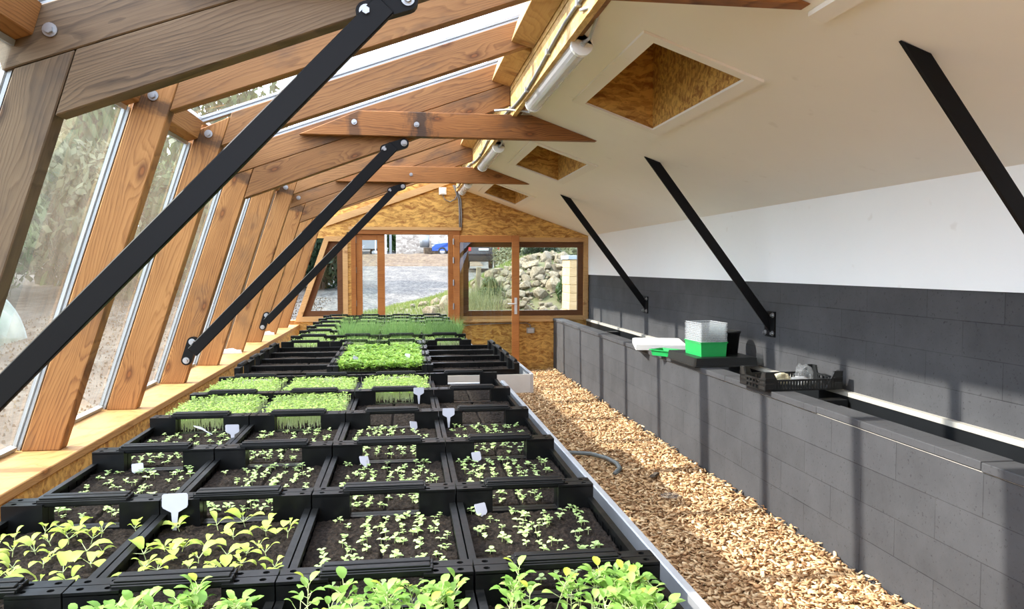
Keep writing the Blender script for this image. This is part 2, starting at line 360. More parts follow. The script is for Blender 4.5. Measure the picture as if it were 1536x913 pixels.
M['stonewall'] = t.done(t.pbr(c, .9, t.bump(ve.outputs['Distance'], .6, .08)))
M['carblue'] = plain('blue_car_paint', (.025,.075,.33), .22, .2, .05)
M['cardark'] = plain('dark_van_paint', (.018,.022,.034), .25, .2, .05)
M['carglass'] = plain('car_glass', (.05,.06,.07), .08)
M['tyre'] = plain('tyre_rubber', (.02,.02,.02), .8)
M['hub'] = plain('wheel_hub', (.55,.56,.58), .35, .7)
M['lampred'] = plain('tail_lamp_red', (.55,.02,.02), .3)
M['bark'] = plain('bark', (.10,.075,.05), .9, 0, .3, 20, .3)
M['silver'] = plain('silver_sheet', (.22,.235,.245), .4, .4)
M['bagw'] = plain('white_bulk_bag', (.5,.5,.49), .75, 0, .06)
M['pallet'] = wood('pallet_timber', (.80,.62,.38), (.70,.50,.27), (.48,.31,.15), .1)
M['bluecap'] = plain('blue_grey_cap', (.42,.50,.58), .5)
M['roofout'] = plain('roof_sheet', (.22,.23,.24), .6)
M['cloth'] = plain('cream_glove_cloth', (.62,.56,.36), .85, 0, .2, 30, .2)

# ------------------------------------------------------------------ measured frame
YF = 11.856                                   # inner face of the far wall
def SY(k): return 3.855 + 1.0527*(k-2)        # the glazed bays: face of post k
def mainB(x): return .727 + .357*(x+1.075) + H
def mainT(x): return mainB(x) + .178
def studR(z): return -1.59 + (z-H+.86)*.327   # room-side edge of a post at height z
def studL(z): return studR(z) - .168
RX = .845                                     # face of the ridge board
def ceilZ(x): return 1.175 - .3515*(x-.94) + H
WX = 2.92; TX = 2.36
SILL = H-.86
aS = math.atan2(1, .327); aR = math.atan(.357)

# ---------------- floor and ground
b = MB(); b.box(-1.78, 3.3, -2.4, YF+.02, -.12, 0.0); struct(b.build('floor', M['chipfloor']))

def gz(x, y):
    z = -.04
    if y > 12.3: z += .046*(y-12.3)
    if y > 50: z += min(1, (y-50)/4)*.36
    z += max(0, min(1, (-x-9)/6))*.5
    z += max(0, min(1, (x-6)/14))*2.2*max(0, min(1, (y-10)/10))
    return z
def mound(x, y):
    return gz(x, y) - .13 + 1.72*math.exp(-((x-3.7)/2.5)**2-((y-19.4)/5)**2) + .42*math.exp(-((x-2.7)/1.4)**2-((y-16.6)/1.7)**2) + .30*math.exp(-((x+.1)/1.2)**2-((y-18.2)/3.2)**2)
def gridobj(name, fn, x0, x1, y0, y1, nx, ny, mat, jit=0, skip=None):
    vs = []; fs = []
    for j in range(ny+1):
        for i in range(nx+1):
            x = x0+(x1-x0)*i/nx; y = y0+(y1-y0)*j/ny
            vs.append((x, y, fn(x,y) + (jit*mnoise.noise((x*1.3,y*1.3,3)) if jit else 0)))
    for j in range(ny):
        for i in range(nx):
            q = (j*(nx+1)+i, j*(nx+1)+i+1, (j+1)*(nx+1)+i+1, (j+1)*(nx+1)+i)
            if skip and skip(vs[q[0]], vs[q[2]]): continue
            fs.append(q)
    b = MB(); b.add(vs, fs); return b.build(name, mat, smooth=True)
inside = lambda a, c: a[0] > -1.81 and c[0] < 3.31 and a[1] > -2.5 and c[1] < 12.1
struct(gridobj('ground', gz, -60, 60, -20, 120, 120, 140, M['gravel'], 0, inside))

b = MB(); b.prism([(-1.80,0),(2.95,0),(2.95,ceilZ(2.95)),(.94,ceilZ(.94)),(.84,mainT(.84)),(-1.15,H+.80),(studL(.78),.78)], -2.6, -2.41); struct(b.build('wall_near', M['osb']))
# ---------------- long glazed side: sill wall, sill
b = MB(); b.box(-1.78, -1.508, -2.4, YF, 0, SILL-.041); struct(b.build('wall_left', M['osb']))
o = member('sill', [(-1.83,SILL-.13),(-1.50,SILL-.13),(-1.50,SILL),(-1.83,SILL)], 0, 1, 0, M['sill'])
bpy.data.objects.remove(o)
b = MB(); b.box(-(YF+2.4)/2, (YF+2.4)/2, -.165, .165, -.020, .020)
o = struct(b.build('trim_sill', M['sill'], bevel=.004)); o.rotation_euler = (0,0,PI/2); o.location = (-1.665,(YF-2.4)/2,SILL-.020)

ORD = {0:'', 1:'first', 2:'second', 3:'third', 4:'fourth', 5:'fifth', 6:'sixth', 7:'seventh', 8:'eighth', 9:'ninth', 10:'tenth'}
BR = (1, 4, 7)                                # bays with steel braces and doubled rafters
YW = .085
def bolt(b, x, y, z, r=.017):
    b.cyl((x,y,z), (x,y-.006,z), r*1.25, 16); b.cyl((x,y-.006,z), (x,y-.018,z), r*.72, 6)
for k in range(0, 10):
    y0 = SY(k); y1 = y0+YW
    if k == 9: y1 = min(y1, YF-.02)
    # post
    zt = H+.70 if k in BR else H+.90
    top = [(studR(zt), zt), (studL(H+.80), H+.80)] if k not in BR else [(-1.0735, H+.724), (-1.264, H+.655)]
    if k not in BR: top = [(studR(H+.905), H+.905), (studL(H+.815), H+.815)]
    p = member('wooden_post', [(studL(SILL),SILL),(studR(SILL),SILL)] + top, y0, y1, aS, M['grey'] if k in (0,1) else M['post'])
    where = {0:'weathered slanted timber post closest to the camera by the glass', 1:'dark weathered slanted post under the first doubled rafter'}.get(k)
    if where is None:
        where = f'slanted timber post on the sill, {ORD[10-k]} from the far chipboard wall' if k > 5 else f'slanted timber post on the sill, {ORD[k-1]} beyond the dark weathered one'
    tag(p, where, 'post', 'slanted posts along the glass side')
    bb = MB(); xb, zb = -1.138, H+.798
    bolt(bb, 0, 0, 0, .019)
    if k not in BR:
        o = bb.build('bolt', M['zinc']); o.parent = p; o.matrix_parent_inverse = p.matrix_basis.inverted(); o.location = (xb, y0-.001, zb)
    # rafter
    xr = RX-.003
    if k in BR:
        up = [(-1.30, mainB(-1.30)), (xr, mainB(xr)), (xr, mainT(xr)), (-1.34, mainT(-1.34))]
    else:
        up = [(-1.068, mainB(-1.068)), (xr, mainB(xr)), (xr, mainT(xr)), (-1.003, mainT(-1.003))]
    r = member('rafter', up, y0+(0 if k in BR else .002), y1-(0 if k in BR else .002), aR, M['grey'] if k < 2 else M['raft'])
    lab = {1:'deep weathered rafter of two boards carrying the big near black brace', 4:'deep doubled rafter carrying the middle black brace', 7:'deep doubled rafter carrying the far black brace'}.get(k)
    if lab is None: lab = f'single roof rafter over the {ORD[10-k]} post from the far chipboard wall'
    tag(r, lab, 'rafter', 'roof rafters on the glass side')
    if k in BR:
        lo = [(-1.141, H+.504), (xr, H+.504+.372*(xr+1.141)), (xr, mainB(xr)-.003), (-1.069, mainB(-1.069)-.003)]
        l = member('lower_board', lo, y0, y1, math.atan(.372), M['grey'] if k == 1 else M['raft'])
        l.parent = r; l.matrix_parent_inverse = r.matrix_basis.inverted()
        bb = MB(); bolt(bb, 0, 0, 0, .019)
        o = bb.build('bolt', M['zinc']); o.parent = r; o.matrix_parent_inverse = r.matrix_basis.inverted(); o.location = (-1.147, y0-.001, H+.785)
    # eave nogging between this post and the next
    if k < 9:
        bb = MB(); ya, yb = y1+.001, SY(k+1)-.001
        x0 = -1.10; q = [(-1.285,H+.738),(-1.200,H+.768),(-1.168,H+.872),(-1.255,H+.842)]
        cx = sum(a for a,_ in q)/4; cz = sum(c for _,c in q)/4
        bb.prism([(a-cx, c-cz) for a,c in q], -(yb-ya)/2, (yb-ya)/2)
        bb.v = [(y, -x, z) for x,y,z in bb.v]
        o = bb.build('nogging', M['post'], bevel=.003); o.rotation_euler = (0,0,PI/2); o.location = (cx,(ya+yb)/2,cz)
        tag(o, f'short timber block at the eave beside the {ORD[10-k]} post from the far wall' if k else 'short timber block at the eave above the closest glass bay', 'timber block', 'eave blocks between the posts')
        # top nogging at the ridge board
        bb = MB(); q = [(.70,mainB(.70)+.06),(.842,mainB(.70)+.02),(.842,mainT(.84)+.0),(.74,mainT(.74))]
        cx = sum(a for a,_ in q)/4; cz = sum(c for _,c in q)/4
        bb.prism([(a-cx, c-cz) for a,c in q], -(yb-ya)/2, (yb-ya)/2)
        bb.v = [(y, -x, z) for x,y,z in bb.v]
        o = bb.build('nogging', M['casing'], bevel=.003); o.rotation_euler = (0,0,PI/2); o.location = (cx,(ya+yb)/2,cz)
        tag(o, f'timber block at the ridge where the {ORD[10-k]} rafter bay ends' if k else 'timber block at the ridge above the closest rafter bay', 'timber block', 'ridge blocks between the rafters')

# panes and glazing bars: one window per bay, wall pane and roof pane
def pane_poly(p0, p1, th, off):
    d = Vector((p1[0]-p0[0], p1[1]-p0[1])).normalized(); n = Vector((-d.y, d.x))
    a = [Vector(p0)+n*off, Vector(p1)+n*off, Vector(p1)+n*(off+th), Vector(p0)+n*(off+th)]
    return [(v.x, v.y) for v in a]
wn = 0
for k in range(0, 9):
    ya, yb = SY(k)+.02, SY(k+1)+.065
    for kind in ('side', 'roof'):
        wn += 1
        if kind == 'side':
            p0 = (studL(SILL)-.015, SILL+.002); p1 = (studL(H+.745)-.015, H+.745); off = .012
        else:
            p0 = (-1.20, mainT(-1.20)+.004); p1 = (RX-.03, mainT(RX-.03)+.004); off = .012
        b = MB(); b.prism(pane_poly(p0, p1, .006, off), ya+.03, yb-.03)
        w = struct(b.build('window_%d' % wn, M['glass_side' if kind == 'side' else 'glass_roof']))
        for y in (ya-.02, yb-.055):
            g = MB(); g.mi = 0
            for dy0, dy1, o0, o1 in ((0,.055,-.002,.010), (0,.055,.019,.034), (.004,.050,.008,.021)):
                g.mi = 1 if o0 == .008 else 0
                g.prism(pane_poly(p0, p1, o1-o0, o0), y+dy0+.008, y+dy1+.008)
            if y < yb-.5:                         # the bar in the next post's line is built once, on its own bay
                if k > 0: continue
            g.build('glazing_bar', [M['bar'], M['gasket']], w, bevel=0)
        for (q0, q1) in ((p0, (p0[0]+(p1[0]-p0[0])*.012, p0[1]+(p1[1]-p0[1])*.012)), ((p1[0]-(p1[0]-p0[0])*.012, p1[1]-(p1[1]-p0[1])*.012), p1)):
            g = MB(); g.prism(pane_poly(q0, q1, .03, .004), ya+.06, yb-.07); g.build('edge_strip', M['bar'], w)

# ---------------- ridge board, ceiling with roof windows, outer roof
b = MB(); b.box(-(YF+2.4)/2, (YF+2.4)/2, -.0175, .0175, -.14, .14)
for i, (z, w_) in enumerate(((1.140+.1, .20), (1.345+.14, .28))):
    bb = MB(); bb.box(-(YF+2.4)/2, (YF+2.4)/2, -.0175, .0175, -w_/2+.002, w_/2-.002)
    o = struct(bb.build('trim_ridge_%d' % (i+1), M['osb_pale'])); o.rotation_euler = (0,0,PI/2); o.location = (RX+.018, (YF-2.4)/2, H+z)
bb = MB(); bb.box(-(YF+2.4)/2, (YF+2.4)/2, -.02, .02, -.14, .14)
o = struct(bb.build('trim_beam', M['raft'])); o.rotation_euler = (0,0,PI/2); o.location = (.905, (YF-2.4)/2, H+1.155+.155)

HX0, HX1 = 1.20, 1.668
HOLES = [(3.615, 5.015), (6.785, 8.135), (9.955, 11.25)]
HOLES = [(.45, 1.85)] + HOLES
def slope_slab(b, x0, x1, y0, y1, za, zb):
    vs = [(x,y,ceilZ(x)+d) for d in (za,zb) for x,y in ((x0,y0),(x1,y0),(x1,y1),(x0,y1))]
    b.add(vs, [(0,3,2,1),(4,5,6,7),(0,1,5,4),(1,2,6,5),(2,3,7,6),(3,0,4,7)])
b = MB(); edges = [-2.4]
for a, c in HOLES: edges += [a-.013, c+.013]
edges.append(YF+.02)
for i in range(len(edges)-1):
    if i % 2 == 0: slope_slab(b, .93, WX+.02, edges[i], edges[i+1], 0, .02)
    else:
        slope_slab(b, .93, HX0-.013, edges[i], edges[i+1], 0, .02); slope_slab(b, HX1+.013, WX+.02, edges[i], edges[i+1], 0, .02)
struct(b.build('ceiling', M['ceil']))
b = MB(); slope_slab(b, .86, 3.35, -2.4, YF+.25, .76, .82); struct(b.build('roof', M['roofout']))
b = MB(); b.box(.85,.88,-2.4,YF+.2,H+1.62,ceilZ(.86)+.78); struct(b.build('trim_roof_edge', M['roofout']))
for i, (a, c) in enumerate(HOLES):
    if i == 0: continue
    far = ['', 'closest to the camera', 'in the middle of the row', 'closest to the far wall'][i]
    w = empty('roof_window', (HX0, a, ceilZ(HX0)))
    tag(w, f'square roof window shaft lined with chipboard, {far}', 'roof window', 'roof window shafts in the white ceiling')
    off = -Vector(w.location)
    def sub(name, fn, mat):
        b = MB(); fn(b); b.v = [(x+off.x, y+off.y, z+off.z) for x,y,z in b.v]; return b.build(name, mat, w)
    D = .70
    sub('shaft', lambda b: (slope_slab(b, HX0-.012, HX0+.003, a-.012, c+.012, .0005, D), slope_slab(b, HX1-.003, HX1+.012, a-.012, c+.012, .0005, D),
                            slope_slab(b, HX0, HX1, a-.012, a+.003, .0005, D), slope_slab(b, HX0, HX1, c-.003, c+.012, .0005, D)), M['osb'])
    sub('closed_lid', lambda b: slope_slab(b, HX0, HX1, a, c, D-.02, D), M['osb'])
    fw = .066
    def frame(b):
        slope_slab(b, HX0-fw, HX0+.004, a-fw, c+fw, -.014, -.001); slope_slab(b, HX1-.004, HX1+fw, a-fw, c+fw, -.014, -.001)
        slope_slab(b, HX0+.004, HX1-.004, a-fw, a+.004, -.014, -.001); slope_slab(b, HX0+.004, HX1-.004, c-.004, c+fw, -.014, -.001)
    sub('frame', frame, M['trimw'])
    if i == 1:
        def rod(b):
            y = a+.10
            b.tube([(HX0+.03,y,ceilZ(HX0+.03)+.05),(HX0+.10,y,ceilZ(HX0+.10)+.05),(HX0+.24,y,ceilZ(HX0+.24)+.05)], .010, 8)
            b.box(HX0+.01, HX0+.06, y-.03, y+.04, ceilZ(HX0)+.03, ceilZ(HX0)+.07)
        sub('window_stay', rod, M['steel'])

# batten on the ceiling above the near tie
b = MB(); b.add([(x,y,ceilZ(x)+d) for d in (-.02,-.001) for x,y in ((1.535,2.2),(1.60,2.2),(1.60,2.79),(1.535,2.79))], [(0,3,2,1),(4,5,6,7),(0,1,5,4),(1,2,6,5),(2,3,7,6),(3,0,4,7)])
struct(b.build('trim_batten', M['trimw']))

# ---------------- back wall: blocks below, white boards above
b = MB(); b.box(WX, WX+.3, -2.4, YF+.25, 0, H-.123); struct(b.build('wall_right', M['block']))
b = MB(); b.box(WX-.012, WX+.3, -2.4, YF+.02, H-.123, ceilZ(WX)+.02); struct(b.build('wall_right_upper', M['white']))

# ---------------- far gable wall of boards with openings
def far_wall():
    b = MB(); y0, y1 = YF, YF+.2
    zD, zW0, zW1 = H+.52, H-.80, H+.40
    def P(q): b.prism([(x, z) for x, z in q], y0, y1)
    xs = lambda z: studL(z)+.03
    P([(xs(0),0),(-.80,0),(-.80,H-.80),(xs(H-.80),H-.80)])                    # under the slanted window
    P([(-.80,0),(-.735,0),(-.735,zD),(-.80,zD)])                              # between slanted window and door
    P([(xs(H+.43),H+.43),(-.735,H+.43),(-.735,zD),(xs(zD),zD)])
    P([(.90,0),(2.95,0),(2.95,H-.815),(.90,H-.815)])                          # under the wide window
    P([(2.885,H-.815),(2.95,H-.815),(2.95,ceilZ(2.95)),(2.885,ceilZ(2.885))])
    P([(.90,H+.44),(2.885,H+.44),(2.885,ceilZ(2.885)),(.94,ceilZ(.94)),(.90,ceilZ(.94))])
    P([(xs(zD),zD),(.90,zD),(.90,mainT(.84)),(xs(H+.80),H+.80)])
    return struct(b.build('wall_far', M['osb']))
far_wall()
# rake boards along the gable top
b = MB(); b.prism([(-1.10,H+.60),(.84,H+.60+.357*1.94),(.84,H+.70+.357*1.94),(-1.10,H+.70)], YF-.03, YF-.002); struct(b.build('trim_rake', M['casing']))

def framed(parent, name, quad, w, y0, y1, mat, bevel=.003):
    """frame of four mitred bars following a quad (x,z), w wide inwards"""
    n = len(quad); cx = sum(p[0] for p in quad)/n; cz = sum(p[1] for p in quad)/n
    inn = []
    for i in range(n):
        p, q, r = Vector(quad[i-1]), Vector(quad[i]), Vector(quad[(i+1)%n])
        d1, d2 = (q-p).normalized(), (r-q).normalized()
        n1, n2 = Vector((-d1.y,d1.x)), Vector((-d2.y,d2.x))
        if (Vector((cx,cz))-q).dot(n1) < 0: n1 = -n1
        if (Vector((cx,cz))-q).dot(n2) < 0: n2 = -n2
        m = (n1+n2).normalized(); inn.append(tuple(q + m*(w/max(.3, m.dot(n1)))))
    b = MB()
    for i in range(n):
        j = (i+1) % n; b.prism([quad[i], quad[j], inn[j], inn[i]], y0, y1)
    o = b.build(name, mat, parent, bevel=0)
    return o, inn
def window(num, outer, cas_w, fr_w):
    w = struct(empty('window_%d' % num, (0,0,0)))
    _, q = framed(w, 'casing', outer, cas_w, YF-.025, YF+.03, M['casing'])
    _, q2 = framed(w, 'sash_frame', q, fr_w, YF+.03, YF+.10, M['brown'])
    b = MB(); b.prism(q2, YF+.062, YF+.068); b.build('glass_pane', M['glass'], w)
    return w
window(wn+1, [(-1.565,H-.82),(-.785,H-.82),(-.785,H+.455),(-1.118,H+.455)], .075, .085)
w = window(wn+2, [(.88,H-.83),(2.905,H-.83),(2.905,H+.455),(.88,H+.455)], .068, .085)
b = MB(); b.box(.86, 2.34, YF-.06, YF, H-.85, H-.815); b.build('window_sill', M['casing'], w, bevel=.003)

# door unit: outer frame, narrow leaf, open leaf
d = struct(empty('door_1', (0,0,0)))
b = MB()
b.box(-.735,-.665,YF-.03,YF+.12,0,H+.555); b.box(.72,.90,YF-.03,YF+.12,0,H+.555); b.box(-.665,.72,YF-.03,YF+.12,H+.49,H+.555)
b.build('frame', M['joinery'], d, bevel=.003)
b = MB(); b.box(-.77,.92,YF-.04,YF-.003,H+.555,H+.60); b.build('head_board', M['casing'], d)
nl = empty('narrow_leaf', (0,0,0), 0, d)
b = MB(); x0,x1,zt = -.662,-.238,H+.488
b.box(x0,x0+.09,YF,YF+.065,.02,zt); b.box(x1-.11,x1,YF,YF+.065,.02,zt); b.box(x0+.09,x1-.11,YF,YF+.065,zt-.085,zt); b.box(x0+.09,x1-.11,YF,YF+.065,.02,.16)
b.build('leaf_frame', M['joinery'], nl, bevel=.003)
b = MB(); b.box(x0+.09,x1-.11,YF+.03,YF+.036,.16,zt-.085); b.build('glass_pane', M['glass'], nl)
for z in (H+.40,H-.05,H-.55):
    b = MB(); b.cyl((x0-.004,YF-.008,z-.045),(x0-.004,YF-.008,z+.045),.010,10); b.build('hinge', M['zinc'], nl)

d2 = empty('open_leaf', (.80, YF-.045, 0), -math.radians(7), d)
lw, zt = 1.0, H+.475
b = MB(); b.box(0,.095,-.065,0,.02,zt); b.box(lw-.115,lw,-.065,0,.02,zt); b.box(.095,lw-.115,-.065,0,zt-.105,zt); b.box(.095,lw-.115,-.065,0,.02,.16)
b.build('leaf_frame', M['joinery'], d2, bevel=.004)
b = MB(); b.box(.095,lw-.115,-.036,-.030,.16,zt-.105); b.build('glass_pane', M['glass'], d2)
b = MB(); b.box(lw-.075,lw-.035,-.071,-.0655,H-.72,H-.47); b.cyl((lw-.055,-.071,H-.56),(lw-.055,-.11,H-.56),.010,10)
b.tube([(lw-.055,-.108,H-.56),(lw-.10,-.112,H-.562),(lw-.175,-.108,H-.565)],.010,10); b.cyl((lw-.055,-.066,H-.665),(lw-.055,-.078,H-.665),.014,12)
b.build('handle', M['alu'], d2)
for z in (H+.38,H+.10,H-.24,H-.60):
    b = MB(); b.cyl((.002,-.075,z-.045),(.002,-.075,z+.045),.011,10); b.build('hinge', M['zinc'], d2)

# ---------------- ties
for k, lab in ((1,'timber collar tie at the very top of the view'), (4,'timber collar tie with two bolts and dark stains above the middle brace'), (7,'timber collar tie above the far brace near the gable')):
    zb, zt_ = H+.972, H+1.155; y1 = SY(k)-.002; y0 = y1-.075
    xe = .94 + (1.175-.972)/.3515 - .004; xt = .94 + (1.175-1.155)/.3515
    o = member('collar_tie', [(-.735,zb),(xe,zb),(xt,zt_),(-.30,zt_)], y0, y1, 0, M['tiestain' if k == 4 else 'tie'])
    tag(o, lab, 'tie beam', 'collar ties across the roof')
    for x, z in ((-.333,1.069),(.125,1.061)):
        bb = MB(); bolt(bb, 0,0,0,.016); q = bb.build('bolt', M['zinc']); q.parent = o; q.location = Vector((x, y0-.001, H+z))-o.location

# ---------------- steel braces
def brace_left(k, lab):
    yb = SY(k); y = yb-.042
    r = empty('steel_brace', (-1.52, y, H-.60)); tag(r, lab, 'steel brace', 'black braces on the glass side')
    off = -Vector(r.location)
    def sub(name, b, mat, bevel=0):
        b.v = [tuple(Vector(v)+off) for v in b.v]; return b.build(name, mat, r, bevel=bevel)
    b = MB(); b.obar((-1.515,y-.004,H-.625),(-.045,y-.004,H+.905),.082,.030); sub('bar', b, M['steel'], .004)
    for (x0,z0),(x1,z1) in (((-1.514,-.548),(-1.558,-.684)), ((-.112,.878),(.031,.926))):
        dx, dz = x1-x0, z1-z0; L = math.hypot(dx,dz); dx, dz = dx/L, dz/L
        a = math.atan2(dz,dx); hw = .036
        poly = arc(x1, H+z1, hw, a-PI/2, a+PI/2, 8) + arc(x0, H+z0, hw, a+PI/2, a+3*PI/2, 8)
        b = MB(); b.prism(poly, yb-.05, yb-.002)
        p = sub('end_plate', b, M['steel'])
        for xx, zz in ((x0,z0),(x1,z1)):
            b = MB(); bolt(b, xx, yb-.05, H+zz, .019); sub('bolt', b, M['zinc'])
brace_left(1, 'big black steel brace crossing the glass side nearest the camera'.replace('nearest the camera','and the first posts'))
brace_left(4, 'black steel brace bolted to the fourth dark-plated post, under the bolted tie'.replace('fourth dark-plated','middle'))
brace_left(7, 'smallest black steel brace on the glass side, closest to the gable')
def brace_right(y, lab):
    r = empty('wall_brace', (WX, y, H-.47)); tag(r, lab, 'steel brace', 'black braces on the block wall')
    off = -Vector(r.location)
    def sub(name, b, mat, bevel=0):
        b.v = [tuple(Vector(v)+off) for v in b.v]; return b.build(name, mat, r, bevel=bevel)
    d = Vector((1.0,0,-1.305)).normalized(); n = Vector((d.z,0,-d.x)); hw = .037
    # bar cut to the ceiling slope at the top and to the plate at the foot
    c0 = Vector((1.925,0,0)); 
    pts = []
    for s in (-1, 1):
        q = c0 + n*hw*s; q.z += ceilZ(1.925)
        # slide along d until on the ceiling
        tt = (ceilZ(q.x)-q.z)/(d.z+.3515*d.x); q0 = q + d*tt
        q1 = q0 + d*((WX-.012-q0.x)/d.x); pts.append((q0, q1))
    poly = [(pts[0][0].x,pts[0][0].z-.002),(pts[0][1].x,pts[0][1].z),(pts[1][1].x,pts[1][1].z),(pts[1][0].x,pts[1][0].z-.002)]
    b = MB(); b.prism(poly, y-.010, y+.010); sub('bar', b, M['steel'], .003)
    zc = (pts[0][1].z+pts[1][1].z)/2
    b = MB(); b.box(WX-.012, WX-.001, y-.085, y+.085, zc-.10, zc+.10); sub('wall_plate', b, M['steel'])
    for dy, dz in ((-.06,.072),(.06,.072),(-.06,-.072),(.06,-.072)):
        b = MB(); b.cyl((WX-.012,y+dy,zc+dz),(WX-.020,y+dy,zc+dz),.020,14); b.cyl((WX-.020,y+dy,zc+dz),(WX-.034,y+dy,zc+dz),.012,6); sub('bolt', b, M['zinc'])
brace_right(2.715, 'black steel wall brace running out of the frame above the near trough')
brace_right(5.80, 'black steel wall brace above the clear tray stack and black crate')
brace_right(8.97, 'black steel wall brace closest to the far gable window')

# ---------------- lamps, cables, boxes
def lamp(y0, y1, lab):
    x, z = .925, H+1.16; r = empty('tube_lamp', (x, y0, z)); tag(r, lab, 'ceiling lamp', 'tube lamps along the ridge')
    L = y1-y0
    b = MB(); b.prism([(-.045,.0),(.045,-.03),(.05,0),(-.03,.04)], .0, L); b.build('back_tray', M['whiteplastic'], r)
    b = MB(); b.prism([(-.055,.004)]+[(.055*math.cos(a)-.002, -.02-.062*math.sin(a)) for a in [PI-.3-i*(PI-.6)/8 for i in range(9)]]+[(.056,-.035)], .03, L-.03); b.build('diffuser', M['cover'], r)
    b = MB(); b.cyl((0,.06,-.04),(0,L-.06,-.04),.013,12); b.build('tube', M['whiteplastic'], r, smooth=True)
    for s in (0, L-.035):
        b = MB(); b.prism([(-.060,.004)]+[(.060*math.cos(a)-.002, -.02-.068*math.sin(a)) for a in [PI-.3-i*(PI-.6)/8 for i in range(9)]]+[(.054,-.03),(0,.03)], s, s+.035); b.build('end_cap', M['whiteplastic'], r)
    b = MB()
    b.cyl((0,-.03,-.03),(0,.0,-.03),.014,10); b.build('cable_gland', M['greyplastic'], r)
lamp(3.90, 5.38, 'white tube lamp at the ridge before the bolted collar tie')
lamp(7.28, 8.76, 'white tube lamp at the ridge between the two far collar ties')
lamp(10.62, 11.7, 'short-looking white tube lamp at the ridge beside the gable')
pts = [(RX-.012, y, H+1.20+.035*math.sin(y*2.1)+(.0 if y < 5.3 else 0)) for y in np.arange(-.5, YF-.1, .15)]
b = MB(); b.tube(pts, .010, 6); c = tag(b.build('conduit', M['cable'], smooth=True), 'grey cable clipped along the ridge chipboard above the lamps', 'cable')
for y in np.arange(.6, 11.5, .75):
    b = MB(); z = H+1.20+.035*math.sin(y*2.1); b.box(RX-.026, RX-.001, y-.012, y+.012, z-.016, z+.016); b.build('clip', M['greyplastic'], c)
for y0_, lab in ((3.90,'grey looped lead of the lamp before the bolted collar tie'), (7.28,'grey looped lead of the lamp between the far ties')):
    b = MB(); b.tube([(.925,y0_-.03,H+1.13),(.93,y0_-.12,H+1.125),(.925,y0_-.30,H+1.18),(.90,y0_-.42,H+1.185),(.865,y0_-.46,H+1.16),(.84,y0_-.42,H+1.17),(.835,y0_-.33,H+1.19)], .008, 6)
    tag(b.build('lamp_lead', M['greyplastic'], smooth=True), lab, 'cable')
for y0_, lab in ((5.38,'pale lead running from the lamp end to the collar tie'), (8.76,'pale lead from the far lamp end to the tie')):
    b = MB(); b.tube([(.925,y0_,H+1.13),(.92,y0_+.12,H+1.10),(.885,y0_+.30,H+1.145),(.80,y0_+.40,H+1.17),(.70,y0_+.42,H+1.165)], .008, 6)
    tag(b.build('lamp_lead', M['greyplastic'], smooth=True), lab, 'cable')
b = MB(); b.box(.585,.695,YF-.05,YF-.001,H+1.09,H+1.20); j = tag(b.build('junction_box', M['whiteplastic'], bevel=.006), 'white square junction box high on the far chipboard gable', 'junction box')
b = MB(); b.box(.60,.68,YF-.056,YF-.051,H+1.105,H+1.185); b.build('cover', M['whiteplastic'], j)
for dx, lab in ((0,'grey conduit dropping from the ridge to the door head, door side'), (.028,'grey conduit dropping from the ridge to the door head, trough side')):
    b = MB(); b.tube([(.80+dx,YF-.014,H+1.24),(.835+dx,YF-.014,H+1.16),(.885+dx,YF-.014,H+1.02),(.895+dx,YF-.014,H+.80),(.895+dx,YF-.014,H+.56)], .011, 8)
    tag(b.build('conduit', M['cable'], smooth=True), lab, 'conduit')
b = MB(); b.tube([(.64,YF-.02,H+1.09),(.67,YF-.016,H+1.02),(.75,YF-.016,H+.985),(.83,YF-.016,H+1.03),(.86,YF-.016,H+1.10)], .007, 6)
tag(b.build('cable', M['cable'], smooth=True), 'thin cable looping below the white junction box', 'cable')
b = MB(); b.box(1.93,2.05,YF-.06,YF-.001,H-1.03,H-.945); j = tag(b.build('wall_socket', M['greyplastic'], bevel=.006), 'grey wall socket on the chipboard under the wide window', 'socket')
b = MB(); b.box(1.945,2.035,YF-.068,YF-.061,H-1.02,H-.96); b.build('flap', M['alu'], j)
b = MB(); b.tube([(1.99,YF-.02,H-.945),(1.985,YF-.02,H-.90),(1.93,YF-.02,H-.872),(1.5,YF-.02,H-.875),(1.15,YF-.02,H-.885),(.98,YF-.02,H-.90),(.93,YF-.02,H-.88)], .008, 6)
tag(b.build('cable', M['cable'], smooth=True), 'grey cable under the wide window sill running to the socket', 'cable')

# ---------------- trough
b = MB(); t0, t1 = -1.0, YF-.002; zt_ = H-.842
b.box(TX, TX+.13, t0, t1, 0, zt_)
b.box(TX+.13, WX-.002, t0, t1, 0, .10)
tr = tag(b.build('trough', M['block']), 'long raised pond trough of black painted blocks along the wall', 'trough')
b = MB(); b.box(TX+.131, TX+.138, t0, t1, .10, zt_+.02); b.box(WX-.034, WX-.003, t0, t1, .10, zt_+.010); b.box(TX+.138, WX-.034, t0, t1, .10, .108); b.build('liner', M['liner'], tr)
b = MB(); b.box(TX+.139, WX-.035, t0, t1, .40, .50); b.build('water', M['water'], tr)
